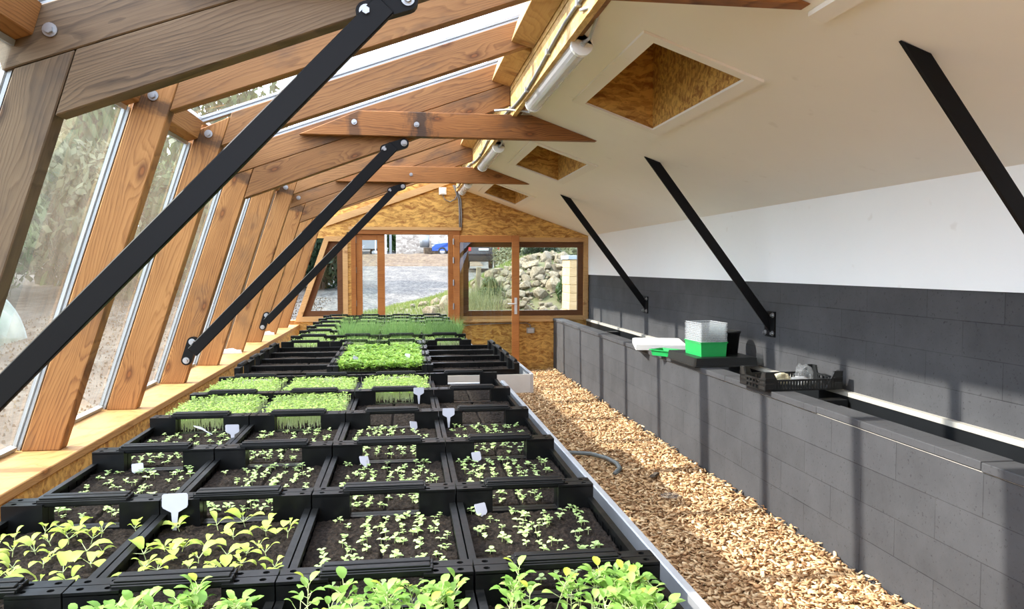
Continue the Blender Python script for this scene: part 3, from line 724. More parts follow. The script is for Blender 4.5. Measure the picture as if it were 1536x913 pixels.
# cap slabs
cy = [t0, .35, 1.55, 2.83, 4.10, 5.36, 6.64, 7.92, 9.2, 10.5, t1]
for i in range(len(cy)-1):
    b = MB(); dz = .004 if i == 3 else 0
    b.box(TX-.012, TX+.142, cy[i]+.002, cy[i+1]-.002, zt_+.003+dz, zt_+.042+dz)
    o = b.build('cap_slab', M['block'], tr, bevel=.003)
b = MB(); b.box(TX-.004, TX+.12, t0, t1, zt_, zt_+.003); b.build('mortar_bed', M['strip'], tr)
b = MB(); b.box(WX-.036, WX-.001, t0, t1, zt_+.012, zt_+.026); b.box(WX-.039, WX-.035, t0, t1, zt_-.004, zt_+.026); b.build('edge_strip', M['strip'], tr)
for y in (4.62, 9.95):
    b = MB(); b.box(TX+.139, WX-.055, y, y+.09, .10, zt_-.02); b.build('divider', M['liner'], tr)
ZC = zt_+.043                               # top of the cap slabs
for i in range(6):                          # black pots lying in the far end
    b = MB(); c0 = Vector((2.60+.03*(i%2), 10.15+.20*i, .62)); b.lathe([(.0,0),(.045,0),(.06,.12),(.056,.12),(.04,.01)], (0,0,0), 14)
    o = b.build('plant_pot', M['plastic'], smooth=True); o.location = c0 + Vector((0,0,.02)); o.rotation_euler = (1.25,0,.6)
    tag(o, 'small black plant pot tipped in the far end of the trough', 'plant pot', 'pots in the far end of the trough')

# items on the trough
b = MB(); b.box(-.24,.24,-.34,.34,0,.055); b.box(-.22,.22,-.32,.32,.055,.06)
o = tag(b.build('foam_board', M['foam'], bevel=.006), 'thick white foam board laid across the trough', 'foam board'); o.location = (2.545,7.42,ZC); o.rotation_euler = (0,0,-.25)
def tray(b, w, l, h, th=.004, rim=.010, taper=.012, rm=0):
    w2, l2 = w/2, l/2
    o_ = [(-w2+taper,-l2+taper,0),(w2-taper,-l2+taper,0),(w2-taper,l2-taper,0),(-w2+taper,l2-taper,0),(-w2,-l2,h),(w2,-l2,h),(w2,l2,h),(-w2,l2,h)]
    i_ = [(x*(1-2*th/w),y*(1-2*th/l),max(z,th)) for x,y,z in o_]
    b.add(o_+i_, [(0,3,2,1),(8,9,10,11)] + [(i,(i+1)%4,4+(i+1)%4,4+i) for i in range(4)] + [(8+(i+1)%4,8+i,12+i,12+(i+1)%4) for i in range(4)] + [(4+i,4+(i+1)%4,12+(i+1)%4,12+i) for i in range(4)])
    if rim:
        b.mi = rm
        b.box(-w2-rim,w2+rim,-l2-rim,-l2,h-.007,h+.001); b.box(-w2-rim,w2+rim,l2,l2+rim,h-.007,h+.001); b.box(-w2-rim,-w2,-l2,l2,h-.007,h+.001); b.box(w2,w2+rim,-l2,l2,h-.007,h+.001)
b = MB(); tray(b, .17, .26, .055); o = tag(b.build('seed_tray', M['green']), 'small empty green seed tray on the trough cap', 'tray'); o.location = (2.375,6.66,ZC); o.rotation_euler = (0,0,.55)
b = MB(); tray(b, .52, .66, .07, .006, .012, .008); o = tag(b.build('drip_tray', M['plastic']), 'wide black tray bridging the trough under the green box', 'tray'); o.location = (2.575,6.17,ZC+.0715); o.rotation_euler = (PI,0,0)
b = MB(); tray(b, .225, .32, .115, .004, .006, .006); o = tag(b.build('green_box', M['green']), 'bright green plastic box under the stack of clear trays', 'box'); o.location = (2.495,6.09,ZC+.073); o.rotation_euler = (0,0,.05)
zb = ZC+.073-.005
pm = None
for i in range(12):
    if pm is None:
        b = MB(); tray(b, .215, .30, .105, .002, .007, .022, 1); pm = b.mesh('clear_tray', [M['clear'], M['clearrim']])
    o = put('clear_tray', pm); o.location = (2.495+.002*((i*7)%3-1),6.09,zb+.012+i*.0145); o.rotation_euler = (0,0,.05+.015*((i*5)%3-1))
    tag(o, ['lowest clear tray of the stack in the green box','top clear tray of the stack in the green box'][0 if i == 0 else 1] if i in (0,11) else 'clear plastic tray in the middle of the stack in the green box', 'tray', 'clear trays in the green box')
b = MB(); b.lathe([(0,0),(.085,0),(.105,.21),(.112,.21),(.112,.235),(.100,.235),(.080,.012),(0,.012)], (0,0,0), 24)
o = tag(b.build('bucket', M['plastic'], smooth=True), 'round black bucket behind the stack of clear trays', 'bucket'); o.location = (2.725,6.16,ZC+.073); o.scale = (.9,.9,.82)
# slatted black crate
def slat_crate():
    W, L, Hc = .54, .36, .122
    b = MB(); w, l = W/2, L/2
    b.box(-w,w,-l,l,0,.006)
    for x in (-w, w-.010):
        for i in range(9):
            y = -l + L*i/8; b.box(x, x+.010, max(-l,y-.006), min(l,y+.006), 0, .07)
        for z in (.035, .065): b.box(x, x+.012, -l, l, z-.006, z+.006)
    for y in (-l, l-.010):
        for i in range(28):
            xx = -w + W*i/27; b.box(max(-w,xx-.005), min(w,xx+.005), y, y+.010, 0, .07)
        for z in (.004, .065): b.box(-w, w, y, y+.012, z-.004, z+.008)
    body = b
    b2s = []
    for sx in (-1, 1):
        for sy in (-1, 1):
            b2 = MB(); x0 = sx*w; y0 = sy*l
            # corner post with two tapering wings
            px = [(0,0),(.12,0),(.055,Hc),(0,Hc)]
            q = [(x0 - sx*a, z) for a, z in px]; b2.prism(q, min(y0, y0-sy*.012), max(y0, y0-sy*.012))
            qy = [(0,0),(.10,0),(.05,Hc),(0,Hc)]
            vs = [(xx, y0-sy*a, z) for xx in (x0, x0-sx*.012) for a, z in qy]
            b2.add(vs, [(0,1,2,3),(7,6,5,4),(0,4,5,1),(1,5,6,2),(2,6,7,3),(3,7,4,0)])
            for z in (.045,.082,.117): b2.box(min(x0,x0-sx*.06), max(x0,x0-sx*.06), min(y0+sy*.004,y0-sy*.016), max(y0+sy*.004,y0-sy*.016), z-.004, z+.004)
            b2s.append(b2)
    return body, b2s
body, cs = slat_crate()
cr = empty('slatted_crate', (2.575,4.83,ZC), .02); tag(cr, 'black slatted harvest crate with tall corners on the trough', 'crate')
body.build('basket', M['plastic'], cr)
for c_ in cs: c_.build('corner', M['plastic'], cr)
def lump(name, mat, sx, sy, sz, seed, lab, cat, loc, rz=0):
    bm = bmesh.new(); bmesh.ops.create_icosphere(bm, subdivisions=4, radius=1)
    for v in bm.verts:
        n = mnoise.fractal(v.co*1.7+Vector((seed,0,0)), .8, 2.1, 4); v.co *= 1+.45*n
        v.co = Vector((v.co.x*sx, v.co.y*sy, max(v.co.z*sz, -sz*.55)))
    me = bpy.data.meshes.new(name); bm.to_mesh(me); bm.free(); me.materials.append(mat); me.polygons.foreach_set('use_smooth',[True]*len(me.polygons))
    o = put(name, me); o.location = loc; o.rotation_euler = (0,0,rz); return tag(o, lab, cat)
lump('garden_glove', M['cloth'], .075, .055, .04, 3, 'crumpled cream glove lying in the slatted crate', 'glove', (2.50,4.83,ZC+.045))
lump('paper_bag', M['foam'], .10, .06, .03, 8, 'crumpled white paper lying in the slatted crate', 'paper', (2.62,4.80,ZC+.035))
lump('plastic_bag', M['clear'], .05, .07, .075, 5, 'clear plastic bag standing in the crate corner', 'bag', (2.71,4.90,ZC+.055))

# ---------------- wood chips
def chips(n, x0, x1, y0, y1, seed, smin, smax, zmax):
    r = np.random.default_rng(seed)
    c = np.stack([r.uniform(x0,x1,n), y0 + (y1-y0)*r.uniform(0,1,n)**1.35, r.uniform(.002,zmax,n)], 1)
    L = r.uniform(smin,smax,n); W = L*r.uniform(.25,.5,n); T = L*r.uniform(.06,.16,n)
    a = r.uniform(0,2*PI,n); p = r.normal(0,.28,n); q = r.normal(0,.35,n)
    corners = np.array([(-1,-1,-1),(1,-.8,-1),(.9,1,-1),(-1,.8,-1),(-.9,-1,1),(1,-.7,1),(.8,.9,1),(-1,1,1)])*.5
    pts = corners[None]*np.stack([L,W,T],1)[:,None]
    ca,sa = np.cos(a),np.sin(a); cp,sp = np.cos(p),np.sin(p); cq,sq = np.cos(q),np.sin(q)
    x,y,z = pts[...,0],pts[...,1],pts[...,2]
    y,z = y*cq[:,None]-z*sq[:,None], y*sq[:,None]+z*cq[:,None]
    x,z = x*cp[:,None]-z*sp[:,None], x*sp[:,None]+z*cp[:,None]
    x,y = x*ca[:,None]-y*sa[:,None], x*sa[:,None]+y*ca[:,None]
    V = np.stack([x+c[:,0:1], y+c[:,1:2], np.maximum(z+c[:,2:3], .0005)], 2).reshape(-1,3)
    F = np.array([(0,3,2,1),(4,5,6,7),(0,1,5,4),(1,2,6,5),(2,3,7,6),(3,0,4,7)])
    return V, (np.arange(n)[:,None,None]*8+F[None]).reshape(-1,4)
def np_obj(name, V, F, mat, smooth=False):
    me = bpy.data.meshes.new(name); nv, nf, k = len(V), len(F), F.shape[1]
    me.vertices.add(nv); me.vertices.foreach_set('co', V.astype(np.float32).ravel())
    me.loops.add(nf*k); me.loops.foreach_set('vertex_index', F.astype(np.int32).ravel())
    me.polygons.add(nf); me.polygons.foreach_set('loop_start', np.arange(0,nf*k,k,dtype=np.int32))
    if smooth: me.polygons.foreach_set('use_smooth', np.ones(nf,dtype=bool))
    me.update(calc_edges=True); me.materials.append(mat); return put(name, me)
V1, F1 = chips(62000, .35, 2.352, 1.6, YF-.03, 3, .012, .052, .026)
V2, F2 = chips(2000, 2.24, 2.352, 1.6, YF-.03, 4, .022, .05, .055)
tag(np_obj('wood_chips', np.concatenate([V1,V2]), np.concatenate([F1,F2+len(V1)]), M['chip']), 'golden brown wood chips covering the aisle between bench and trough', 'wood chips', kind='stuff')
b = MB(); b.tube([(.9,6.35,.05),(1.2,6.33,.05),(1.42,6.30,.06),(1.56,6.24,.06),(1.66,6.10,.055),(1.70,5.93,.05),(1.685,5.79,.045),(1.62,5.70,.035)], .018, 10)
tag(b.build('hose', M['hose'], smooth=True), 'short end of grey hose curling out from under the bench', 'hose')
b = MB(); b.box(-.075,.075,-.022,.022,0,.014); b.box(-.055,.06,-.018,.016,.014,.019)
o = tag(b.build('bark_piece', M['bark'], bevel=.004), 'dark flat piece of bark lying on the wood chips', 'bark'); o.location = (1.90,5.60,.031); o.rotation_euler = (0,.05,1.0)
lump('plastic_scrap', M['clear'], .06, .045, .02, 2, 'crumpled clear plastic scrap on the wood chips', 'plastic scrap', (1.83,5.05,.045))

# ---------------- benches
BZ = H-.626-.170
def bench(y0, y1, x0, x1, lab, panel):
    r = empty('grow_bench', ((x0+x1)/2, y0, 0)); tag(r, lab, 'bench', 'grow benches under the crates')
    off = -Vector(r.location)
    def sub(name, b, mat, bevel=0):
        b.v = [tuple(Vector(v)+off) for v in b.v]; return b.build(name, mat, r, bevel=bevel)
    b = MB(); b.box(x0,x1,y0,y1,BZ-.02,BZ-.001); sub('tray_floor', b, M['greyplastic'])
    b = MB(); b.box(x0-.02,x0,y0,y1,BZ-.03,BZ+.012); b.box(x1,x1+.022,y0,y1,BZ-.03,BZ+.098); b.box(x0,x1,y1-.02,y1,BZ-.03,BZ+.09)
    sub('rim', b, M['alu'], .003)
    if panel:
        b = MB(); b.box(x0,x1,y0-.012,y0,BZ-.025,BZ+.095); sub('end_panel', b, M['benchpanel'])
    n = max(2, int((y1-y0)/1.6)+1)
    for i in range(n):
        yy = y0+.25+(y1-y0-.5)*i/(n-1)
        for xx in (x0+.18, x1-.32):
            b = MB(); b.box(xx-.025,xx+.025,yy-.025,yy+.025,0,BZ-.06); sub('leg', b, M['alu'])
        b = MB(); b.box(x0+.1,x1-.2,yy-.02,yy+.02,BZ-.06,BZ-.02); sub('cross_bar', b, M['alu'])
bench(.75, 4.70, -1.09, .605, 'long aluminium grow bench carrying the near rows of crates', False)
bench(4.97, 6.61, -1.09, .835, 'wider grow bench with beige end panel under the sideways crates', True)
bench(6.635, 10.40, -1.05, .612, 'narrower grow bench under the crates closest to the far wall', False)

# ---------------- crates
CW, CL, CH = .396, .597, .170
def crate_meshes():
    b = MB(); w, l = CW/2, CL/2
    b.box(-w+.012,w-.012,-l+.01,l-.01,0,.006)
    for s in (-1, 1):                          # long low sides
        x0, x1 = sorted((s*w, s*(w-.008))); b.box(x0,x1,-l+.02,l-.02,0,.122)
        x0, x1 = sorted((s*w, s*(w-.017))); b.box(x0,x1,-l+.03,l-.03,.114,.128)
        for i in range(9):
            y = -l+.06+(CL-.12)*i/8; x0, x1 = sorted((s*w, s*(w-.011))); b.box(x0,x1,y-.004,y+.004,.01,.114)
    for s in (-1, 1):                          # tall ends
        ya, yb = sorted((s*l, s*(l-.012)))
        b.box(-w+.1,w-.1,ya,yb,0,.092)         # below the hand hole
        b.box(-w+.1,w-.1,min(s*l,s*(l-.02)),max(s*l,s*(l-.02)),.086,.094)
        for q in (-1, 1):
            x0, x1 = sorted((q*w, q*(w-.102)))
            y2, y3 = sorted((s*l, s*(l-.034)))
            b.box(x0,x1,y2,y3,0,.158)
            # top plate with two round sockets
            cells = [(x0+.006, x0+.044), (x0+.044, x0+.058), (x0+.058, x0+.096)]
            zt = CH-.004
            b.box(x0,x1,y2,y3,.158,.160)
            yc = (y2+y3)/2
            for ci, (a, c) in enumerate(cells):
                if ci == 1: b.add([(a,y2,zt),(c,y2,zt),(c,y3,zt),(a,y3,zt)], [(0,1,2,3)]); continue
                cx = (a+c)/2; R = .0075
                ring = [(cx+R*math.cos(PI/8+PI/4*i), yc+R*math.sin(PI/8+PI/4*i), zt) for i in range(8)]
                sq = [(c,(yc+y3)/2,zt),(c,y3,zt),(a,y3,zt),(a,(yc+y3)/2,zt),(a,(yc+y2)/2,zt),(a,y2,zt),(c,y2,zt),(c,(yc+y2)/2,zt)]
                low = [(x,y,zt-.006) for x,y,_ in ring]
                b.add(ring+sq+low, [(i,8+i,8+(i+1)%8,(i+1)%8) for i in range(8)] + [(16+i,i,(i+1)%8,16+(i+1)%8) for i in range(8)] + [tuple(range(16,24))])
            for (a, c) in ((x0, x0+.006), (x0+.096, x1)): b.add([(a,y2,zt),(c,y2,zt),(c,y3,zt),(a,y3,zt)], [(0,1,2,3)])
            b.add([(x0,y2,.158),(x1,y2,.158),(x1,y2,zt),(x0,y2,zt)],[(0,1,2,3)]); b.add([(x0,y3,.158),(x1,y3,.158),(x1,y3,zt),(x0,y3,zt)],[(3,2,1,0)])
            b.add([(x0,y2,.158),(x0,y3,.158),(x0,y3,zt),(x0,y2,zt)],[(3,2,1,0)]); b.add([(x1,y2,.158),(x1,y3,.158),(x1,y3,zt),(x1,y2,zt)],[(0,1,2,3)])
    body = b.mesh('crate', M['crate'])
    g = MB(); g.box(-.116,.116,-.011,.0115,0,.020); g.box(-.110,.110,-.009,.010,.020,.025); g.box(-.113,.113,-.014,-.011,.003,.016)
    grip = g.mesh('hand_grip', M['crate'])
    return body, grip
CB, CG = crate_meshes()
def make_crate():
    o = put('crate', CB)
    for s in (-1, 1):
        q = put('hand_grip', CG, o, (0, s*(CL/2-.0125), CH-.014)); q.rotation_euler = (0,0,0 if s > 0 else PI)
        bev(q, .004)
    return o
proto = make_crate()

def soil_mesh(seed, seams):
    nx, ny = 84, 116; w, l = CW-.028, CL-.074
    vs = []; fs = []
    for j in range(ny+1):
        for i in range(nx+1):
            x = -w/2+w*i/nx; y = -l/2+l*j/ny
            z = .004*mnoise.noise((x*30+seed,y*30,0)) + .0055*mnoise.noise((x*110,y*110+seed,1)) + .003*mnoise.noise((x*210,y*210,seed)) + .006*mnoise.noise((x*6,y*6,seed))
            if seams:
                dx = min(abs(x-w/2*.0+.004*mnoise.noise((y*8,seed,2))), 9); dy = abs(y+.07-.004*mnoise.noise((x*8,seed,5)))
                if dx < .006: z -= .018*(1-dx/.006)
                if dy < .006: z -= .018*(1-dy/.006)
            vs.append((x,y,z))
    for j in range(ny):
        for i in range(nx): fs.append((j*(nx+1)+i, j*(nx+1)+i+1, (j+1)*(nx+1)+i+1, (j+1)*(nx+1)+i))
    b = MB(); b.add(vs, fs)
    n0 = len(vs); rim = [i for i in range(nx+1)] + [(j+1)*(nx+1)-1 for j in range(1,ny+1)] + [ny*(nx+1)+i for i in range(nx-1,-1,-1)] + [j*(nx+1) for j in range(ny-1,0,-1)]
    b.v += [(vs[i][0],vs[i][1],-.083) for i in rim]; n = len(rim)
    for i in range(n): b.f.append((rim[i], n0+i, n0+(i+1)%n, rim[(i+1)%n])); b.m.append(0)
    b.f.append(tuple(n0+i for i in range(n-1,-1,-1))); b.m.append(0)
    return b.mesh('potting_soil', M['soil'], True)
SOIL = [soil_mesh(s, s < 3) for s in range(4)]
SOILZ = .094

# ------- plants
def leaf(b, base, az, el, L, W, droop=.6, n=4, shape=1.0, cup=.25):
    """one curved leaf blade starting at base"""
    p = Vector(base); e = el; rows = []
    side = Vector((-math.sin(az), math.cos(az), 0))
    for i in range(n+1):
        u = i/n
        wd = W*(math.sin(PI*min(1,(u**shape)*.93+.07))**.8)*.5
        d = Vector((math.cos(az)*math.cos(e), math.sin(az)*math.cos(e), math.sin(e)))
        up = side.cross(d)*-1
        rows.append((p - side*wd + up*(cup*wd), p.copy(), p + side*wd + up*(cup*wd)))
        p = p + d*(L/n); e -= droop/n
    vs = [q for r in rows for q in r]; fs = []
    for i in range(n):
        fs += [(i*3,i*3+1,i*3+4,i*3+3), (i*3+1,i*3+2,i*3+5,i*3+4)]
    b.add(vs, fs)
def stem(b, p0, p1, r, bow=(0,0)):
    p0, p1 = Vector(p0), Vector(p1); m = (p0+p1)/2 + Vector((bow[0],bow[1],0))
    b.tube([p0, m, p1], r, 5, False, r*.7)
def lettuce(seed):
    r = random.Random(seed); b = MB(); h = r.uniform(.008,.018); top = Vector((r.uniform(-.006,.006), r.uniform(-.006,.006), h))
    b.mi = 1; stem(b, (0,0,-.006), top, .0013); a = r.uniform(0,6.28)
    for i in range(r.choice((4,5,5,6))):
        b.mi = 1; az = a + i*2.3+r.uniform(-.4,.4); el = r.uniform(.25,1.0); L = r.choice((r.uniform(.020,.034), r.uniform(.032,.054))) if i > 1 else r.uniform(.014,.022)
        st = r.uniform(.008,.022); q = top + Vector((math.cos(az)*math.cos(el), math.sin(az)*math.cos(el), math.sin(el)))*st
        stem(b, top, q, .0010); b.mi = 0; leaf(b, q, az, el, L, L*r.uniform(.46,.68), r.uniform(.6,2.0), 5, 1.3, r.uniform(.05,.45))
    return b.mesh('lettuce_seedling', [M['lettuce'], M['stem']], True)
def small(seed):
    r = random.Random(seed); b = MB()
    for k in range(r.choice((1,2,2,3))):
        ox, oy = (0,0) if k == 0 else (r.uniform(-.014,.014), r.uniform(-.014,.014)); h = r.uniform(.005,.012)
        b.mi = 1; stem(b, (ox,oy,-.005), (ox,oy,h), .0007); a = r.uniform(0,3.14); b.mi = 0
        for i in range(2): leaf(b, (ox,oy,h), a+i*PI, r.uniform(-.1,.35), r.uniform(.010,.014), r.uniform(.010,.013), .5, 3, .8, .2)
        if r.random() < .6:
            b.mi = 1; stem(b, (ox,oy,h), (ox,oy,h+.004), .0006); b.mi = 0
            for i in range(2): leaf(b, (ox,oy,h+.004), a+PI/2+i*PI, r.uniform(.2,.7), r.uniform(.009,.013), r.uniform(.008,.011), .5, 3, .8, .25)
    return b.mesh('small_seedling', [M['basil'], M['stem']], True)
def leafy(seed):
    r = random.Random(seed); b = MB(); h = r.uniform(.045,.080); tip = Vector((r.uniform(-.012,.012), r.uniform(-.012,.012), h))
    b.mi = 1; stem(b, (0,0,-.006), tip, .0013); a = r.uniform(0,6.28)
    for i in range(r.choice((7,8,9))):
        u = .45+.55*i/8; base = tip*u; az = a+i*2.4+r.uniform(-.3,.3); el = r.uniform(.25,1.2); st = r.uniform(.010,.030)
        q = base + Vector((math.cos(az)*math.cos(el), math.sin(az)*math.cos(el), math.sin(el)))*st
        b.mi = 1; stem(b, base, q, .0008); b.mi = 0
        L = r.uniform(.015,.029); leaf(b, q, az, el-.1, L, L*r.uniform(.58,.75), r.uniform(.3,1.3), 4, .95, r.uniform(.1,.4))
    return b.mesh('leafy_seedling', [M['leafy'], M['stem']], True)
LET = [lettuce(i) for i in range(9)]; SML = [small(40+i) for i in range(9)]; LFY = [leafy(80+i) for i in range(9)]
for o in (): pass

def sprout_mesh(name, n, h0, h1, Ls, Ws, mat, seed, leaves=2, w=CW-.04, l=CL-.05):
    r = random.Random(seed); b = MB()
    for _ in range(n):
        x, y = r.uniform(-w/2,w/2), r.uniform(-l/2,l/2); h = r.uniform(h0,h1); az = r.uniform(0,6.28)
        tx, ty = x+r.uniform(-.006,.006), y+r.uniform(-.006,.006)
        b.mi = 1; s = .0011; b.add([(x-s,y,-.004),(x+s,y,-.004),(tx+s,ty,h),(tx-s,ty,h)], [(0,1,2,3)]); b.mi = 0
        for i in range(leaves):
            L = r.uniform(*Ls); leaf(b, (tx,ty,h), az+i*6.283/leaves+r.uniform(-.3,.3), r.uniform(.0,.7), L, L*r.uniform(*Ws), .6, 2, .85, .2)
    return b.mesh(name, [mat, M['stem']], True)
CRESS = [sprout_mesh('sprouts', 1150, .040, .068, (.011,.018), (.6,.8), M['cress'], 3), sprout_mesh('sprouts', 1150, .040, .068, (.011,.018), (.6,.8), M['cress'], 4)]
BABY = [sprout_mesh('baby_leaves', 620, .045, .095, (.020,.036), (.5,.7), M['baby'], 6, 3), sprout_mesh('baby_leaves', 620, .045, .095, (.020,.036), (.5,.7), M['baby'], 7, 3)]
YOUNG = [sprout_mesh('young_sprouts', 420, .022, .050, (.012,.020), (.6,.8), M['pale'], 9), sprout_mesh('young_sprouts', 420, .025, .055, (.012,.020), (.6,.8), M['pale'], 10)]
def chive_mesh(seed):
    r = random.Random(seed); b = MB(); w, l = CW-.05, CL-.06
    for _ in range(900):
        x, y = r.uniform(-w/2,w/2), r.uniform(-l/2,l/2); h = r.uniform(.13,.23); az = r.uniform(0,6.28); ln = r.uniform(.0,.13)
        dx, dy = math.cos(az)*ln, math.sin(az)*ln; s = r.uniform(.0012,.0024)
        h *= r.uniform(.6,1.2); b.add([(x-s,y,0),(x+s,y,0),(x+dx*.35+s,y+dy*.35,h*.55),(x+dx*.35-s,y+dy*.35,h*.55),(x+dx,y+dy,h)], [(0,1,2,3),(3,2,4)])
    return b.mesh('chives', M['chive'])
CHV = [chive_mesh(1), chive_mesh(2)]

def tlabel_mesh():
    b = MB(); q = [(-.004,-.055),(.004,-.055),(.009,.0),(.030,.012),(.033,.018),(.033,.046),(.029,.050),(-.029,.050),(-.033,.046),(-.033,.018),(-.030,.012),(-.009,.0)]
    b.prism(q, -.0009, .0009); return b.mesh('plant_label', M['labelw'])
TL = tlabel_mesh()
def plant_label(x, y, z, rx, ry, rz, lab):
    o = put('plant_label', TL); o.location = (x,y,z)
    if 'half sunk' in lab or 'tilted' in lab or 'baby' in lab: o.scale = (.55,1,.75)
    elif 'lying' in lab or 'leaning' in lab or 'bare' in lab: o.scale = (.8,1,.8)
    o.rotation_euler = (rx,ry,rz); return tag(o, lab, 'plant label', 'white plant labels in the crates')

X0, Y0, ROT = -1.0525, 1.611, -.0069
def cell(col, row):                                  # centre of a 40 x 60 crate; row 0 is the closest
    u, v = .4*(col+.5), .6*(row-.5)
    return X0 + u*math.cos(ROT) - v*math.sin(ROT), Y0 + u*math.sin(ROT) + v*math.cos(ROT)
COLN = ['on the sill side', 'second from the sill', 'second from the aisle', 'on the aisle side']
ROWN = ['in the closest row', 'in the lettuce row', 'in the third row', 'in the fourth row', 'in the first sprout row', 'in the second sprout row']
CONT = {0:'tall leafy greens', 1:'lettuce seedlings', 2:'small seedlings', 3:'bright sprouts', 4:'bare dark soil'}
what = [[0,0,0,0],[1,1,2,2],[2,2,2,2],[2,2,2,2],[3,3,4,4],[3,3,3,4]]
first = True; ncrate = 0
def place_crate(x, y, rz, lab, slab, smesh, sz=SOILZ):
    global first
    o = proto if first else copy_tree(proto); first = False
    o.location = (x, y, BZ); o.rotation_euler = (0,0,rz); tag(o, lab, 'crate', 'black crates on the grow benches')
    s = put('potting_soil', smesh); s.location = (x, y, BZ+sz); s.rotation_euler = (0,0,rz)
    tag(s, slab, 'soil', 'soil fillings of the crates', 'stuff')
    return o
def local(x, y, rz, dx, dy): return x+dx*math.cos(rz)-dy*math.sin(rz), y+dx*math.sin(rz)+dy*math.cos(rz)
def scatter(meshes, name, x, y, rz, pts, z, lab, cat, grp, smin, smax, rr, lean=.12):
    for i, (dx, dy) in enumerate(pts):
        px, py = local(x, y, rz, dx, dy); o = put(name, meshes[rr.randrange(len(meshes))])
        o.location = (px,py,z); o.rotation_euler = (rr.uniform(-lean,lean), rr.uniform(-lean,lean), rr.uniform(0,6.28)); s = rr.uniform(smin,smax); o.scale = (s,s,s)
        tag(o, lab, cat, grp)
def jgrid(nx, ny, w, l, rr, keep, jit):
    out = []
    for j in range(ny):
        for i in range(nx):
            if rr.random() < keep:
                out.append((-w/2+w*(i+.5)/nx+rr.uniform(-jit,jit), -l/2+l*(j+.5)/ny+rr.uniform(-jit,jit)))
    return out
rr = random.Random(21); rest = []
for row in range(6):
    for col in range(4):
        x, y = cell(col, row); rz = ROT + rr.uniform(-.003,.003); k = what[row][col]
        lab = f'black crate of {CONT[k]} {COLN[col]} {ROWN[row]}'
        place_crate(x, y, rz, lab, f'{"dark soil under seedlings" if k != 4 else "bare dark soil"} in the crate {COLN[col]} {ROWN[row]}', SOIL[(row*4+col) % 3 if k in (2,4) else 3])
        z = BZ+SOILZ; here = f'{COLN[col]} {ROWN[row]}'
        if k == 0:
            n = [36, 72, 97, 94][col]; pts = []
            for _ in range(n): pts.append((rr.uniform(-.155,.155), -.235+.475*(1-rr.random()**1.45)))
            if col == 0: pts = [(a, c-.01) for a, c in pts]
            if col == 3: pts = [(abs(a)*.95 if rr.random() < .55 else a, c) for a, c in pts]
            scatter(LFY, 'leafy_seedling', x, y, rz, pts, z, f'bright green leafy seedling in the crate {here}', 'seedling', f'leafy seedlings in the crate {here}', .8, 1.15, rr)
        elif k == 1:
            pts = jgrid(6, 7, .33, .50, rr, .76, .018)
            scatter(LET, 'lettuce_seedling', x, y, rz, pts, z, f'pale yellow-green lettuce seedling in the crate {here}', 'seedling', f'lettuce seedlings in the crate {here}', .62, 1.12, rr)
        elif k == 2:
            full = jgrid(7, 9, .32, .52, rr, .82 if col > 1 else .66, .010)
            cap = {1:50, 2:32, 3:18}[row]; rr.shuffle(full); full.sort(key=lambda p: p[1] if row == 3 else 0)
            pts = full[:cap]; rest += [(local(x,y,rz,dx,dy), z) for dx, dy in full[cap:]]
            scatter(SML, 'small_seedling', x, y, rz, pts, z, f'tiny pale green seedling in the crate {here}', 'seedling', f'tiny seedlings in the crate {here}', .9, 1.35, rr)
        elif k == 3:
            o = put('sprouts', CRESS[(row+col) % 2]); o.location = (x,y,z); o.rotation_euler = (0,0,rz+(PI if col % 2 else 0))
            tag(o, f'dense bright green sprouts filling the crate {here}', 'sprouts', 'bright sprout crates', 'stuff')
# the smaller seedlings of the farther crates as one spread
src = []
for me in SML:
    nv = len(me.vertices); co = np.empty(nv*3); me.vertices.foreach_get('co', co); src.append((co.reshape(-1,3), [tuple(p.vertices) for p in me.polygons], [p.material_index for p in me.polygons]))
b = MB()
for (px, py), z in rest:
    co, fs, mi = src[rr.randrange(len(src))]; a = rr.uniform(0,6.28); s = rr.uniform(.9,1.3); base = len(b.v)
    ca, sa = math.cos(a)*s, math.sin(a)*s
    b.v += [(px+q[0]*ca-q[1]*sa, py+q[0]*sa+q[1]*ca, z+q[2]*s) for q in co]; b.f += [tuple(base+i for i in f_) for f_ in fs]; b.m += mi
tag(b.build('tiny_sprouts', [M['basil'], M['stem']], smooth=True), 'remaining tiny seedlings spread over the third and fourth crate rows', 'seedlings', kind='stuff')

# wide crates of the far bench: three columns turned sideways, four deep
WN = ['foremost', 'second', 'third', 'rearmost']
for c3, (nm, kinds) in enumerate((('sill-side', [4,4,4,4]), ('middle', [5,5,5,6]), ('aisle-side overhanging', [4,4,4,4]))):
    for j in range(4):
        x = X0+.02+.6*(c3+.5); y = 4.985+.4*(j+.5); rz = PI/2
        cont = {4:'bare soil', 5:'bright baby leaves', 6:'dark green chives'}[kinds[j]]
        place_crate(x, y, rz, f'{WN[j]} sideways black crate of {cont} in the {nm} column', f'soil of the {WN[j]} sideways crate in the {nm} column', SOIL[j % 3])
        if kinds[j] == 5:
            o = put('baby_leaves', BABY[j % 2]); tag(o, f'bright baby leaves filling the {WN[j]} sideways crate of the middle column', 'baby leaves', 'baby leaf crates', 'stuff')
        elif kinds[j] == 6:
            o = put('chives', CHV[j % 2]); tag(o, f'thin green chives standing in the {WN[j]} sideways crate of the middle column', 'chives', 'chive crates', 'stuff')
        else: continue
        o.location = (x,y,BZ+SOILZ); o.rotation_euler = (0,0,rz)
FR = ['just behind the sideways crates', 'in the row of tall chives', 'just behind the tall chives', 'third from the far end', 'second from the far end', 'at the far end of the bench']
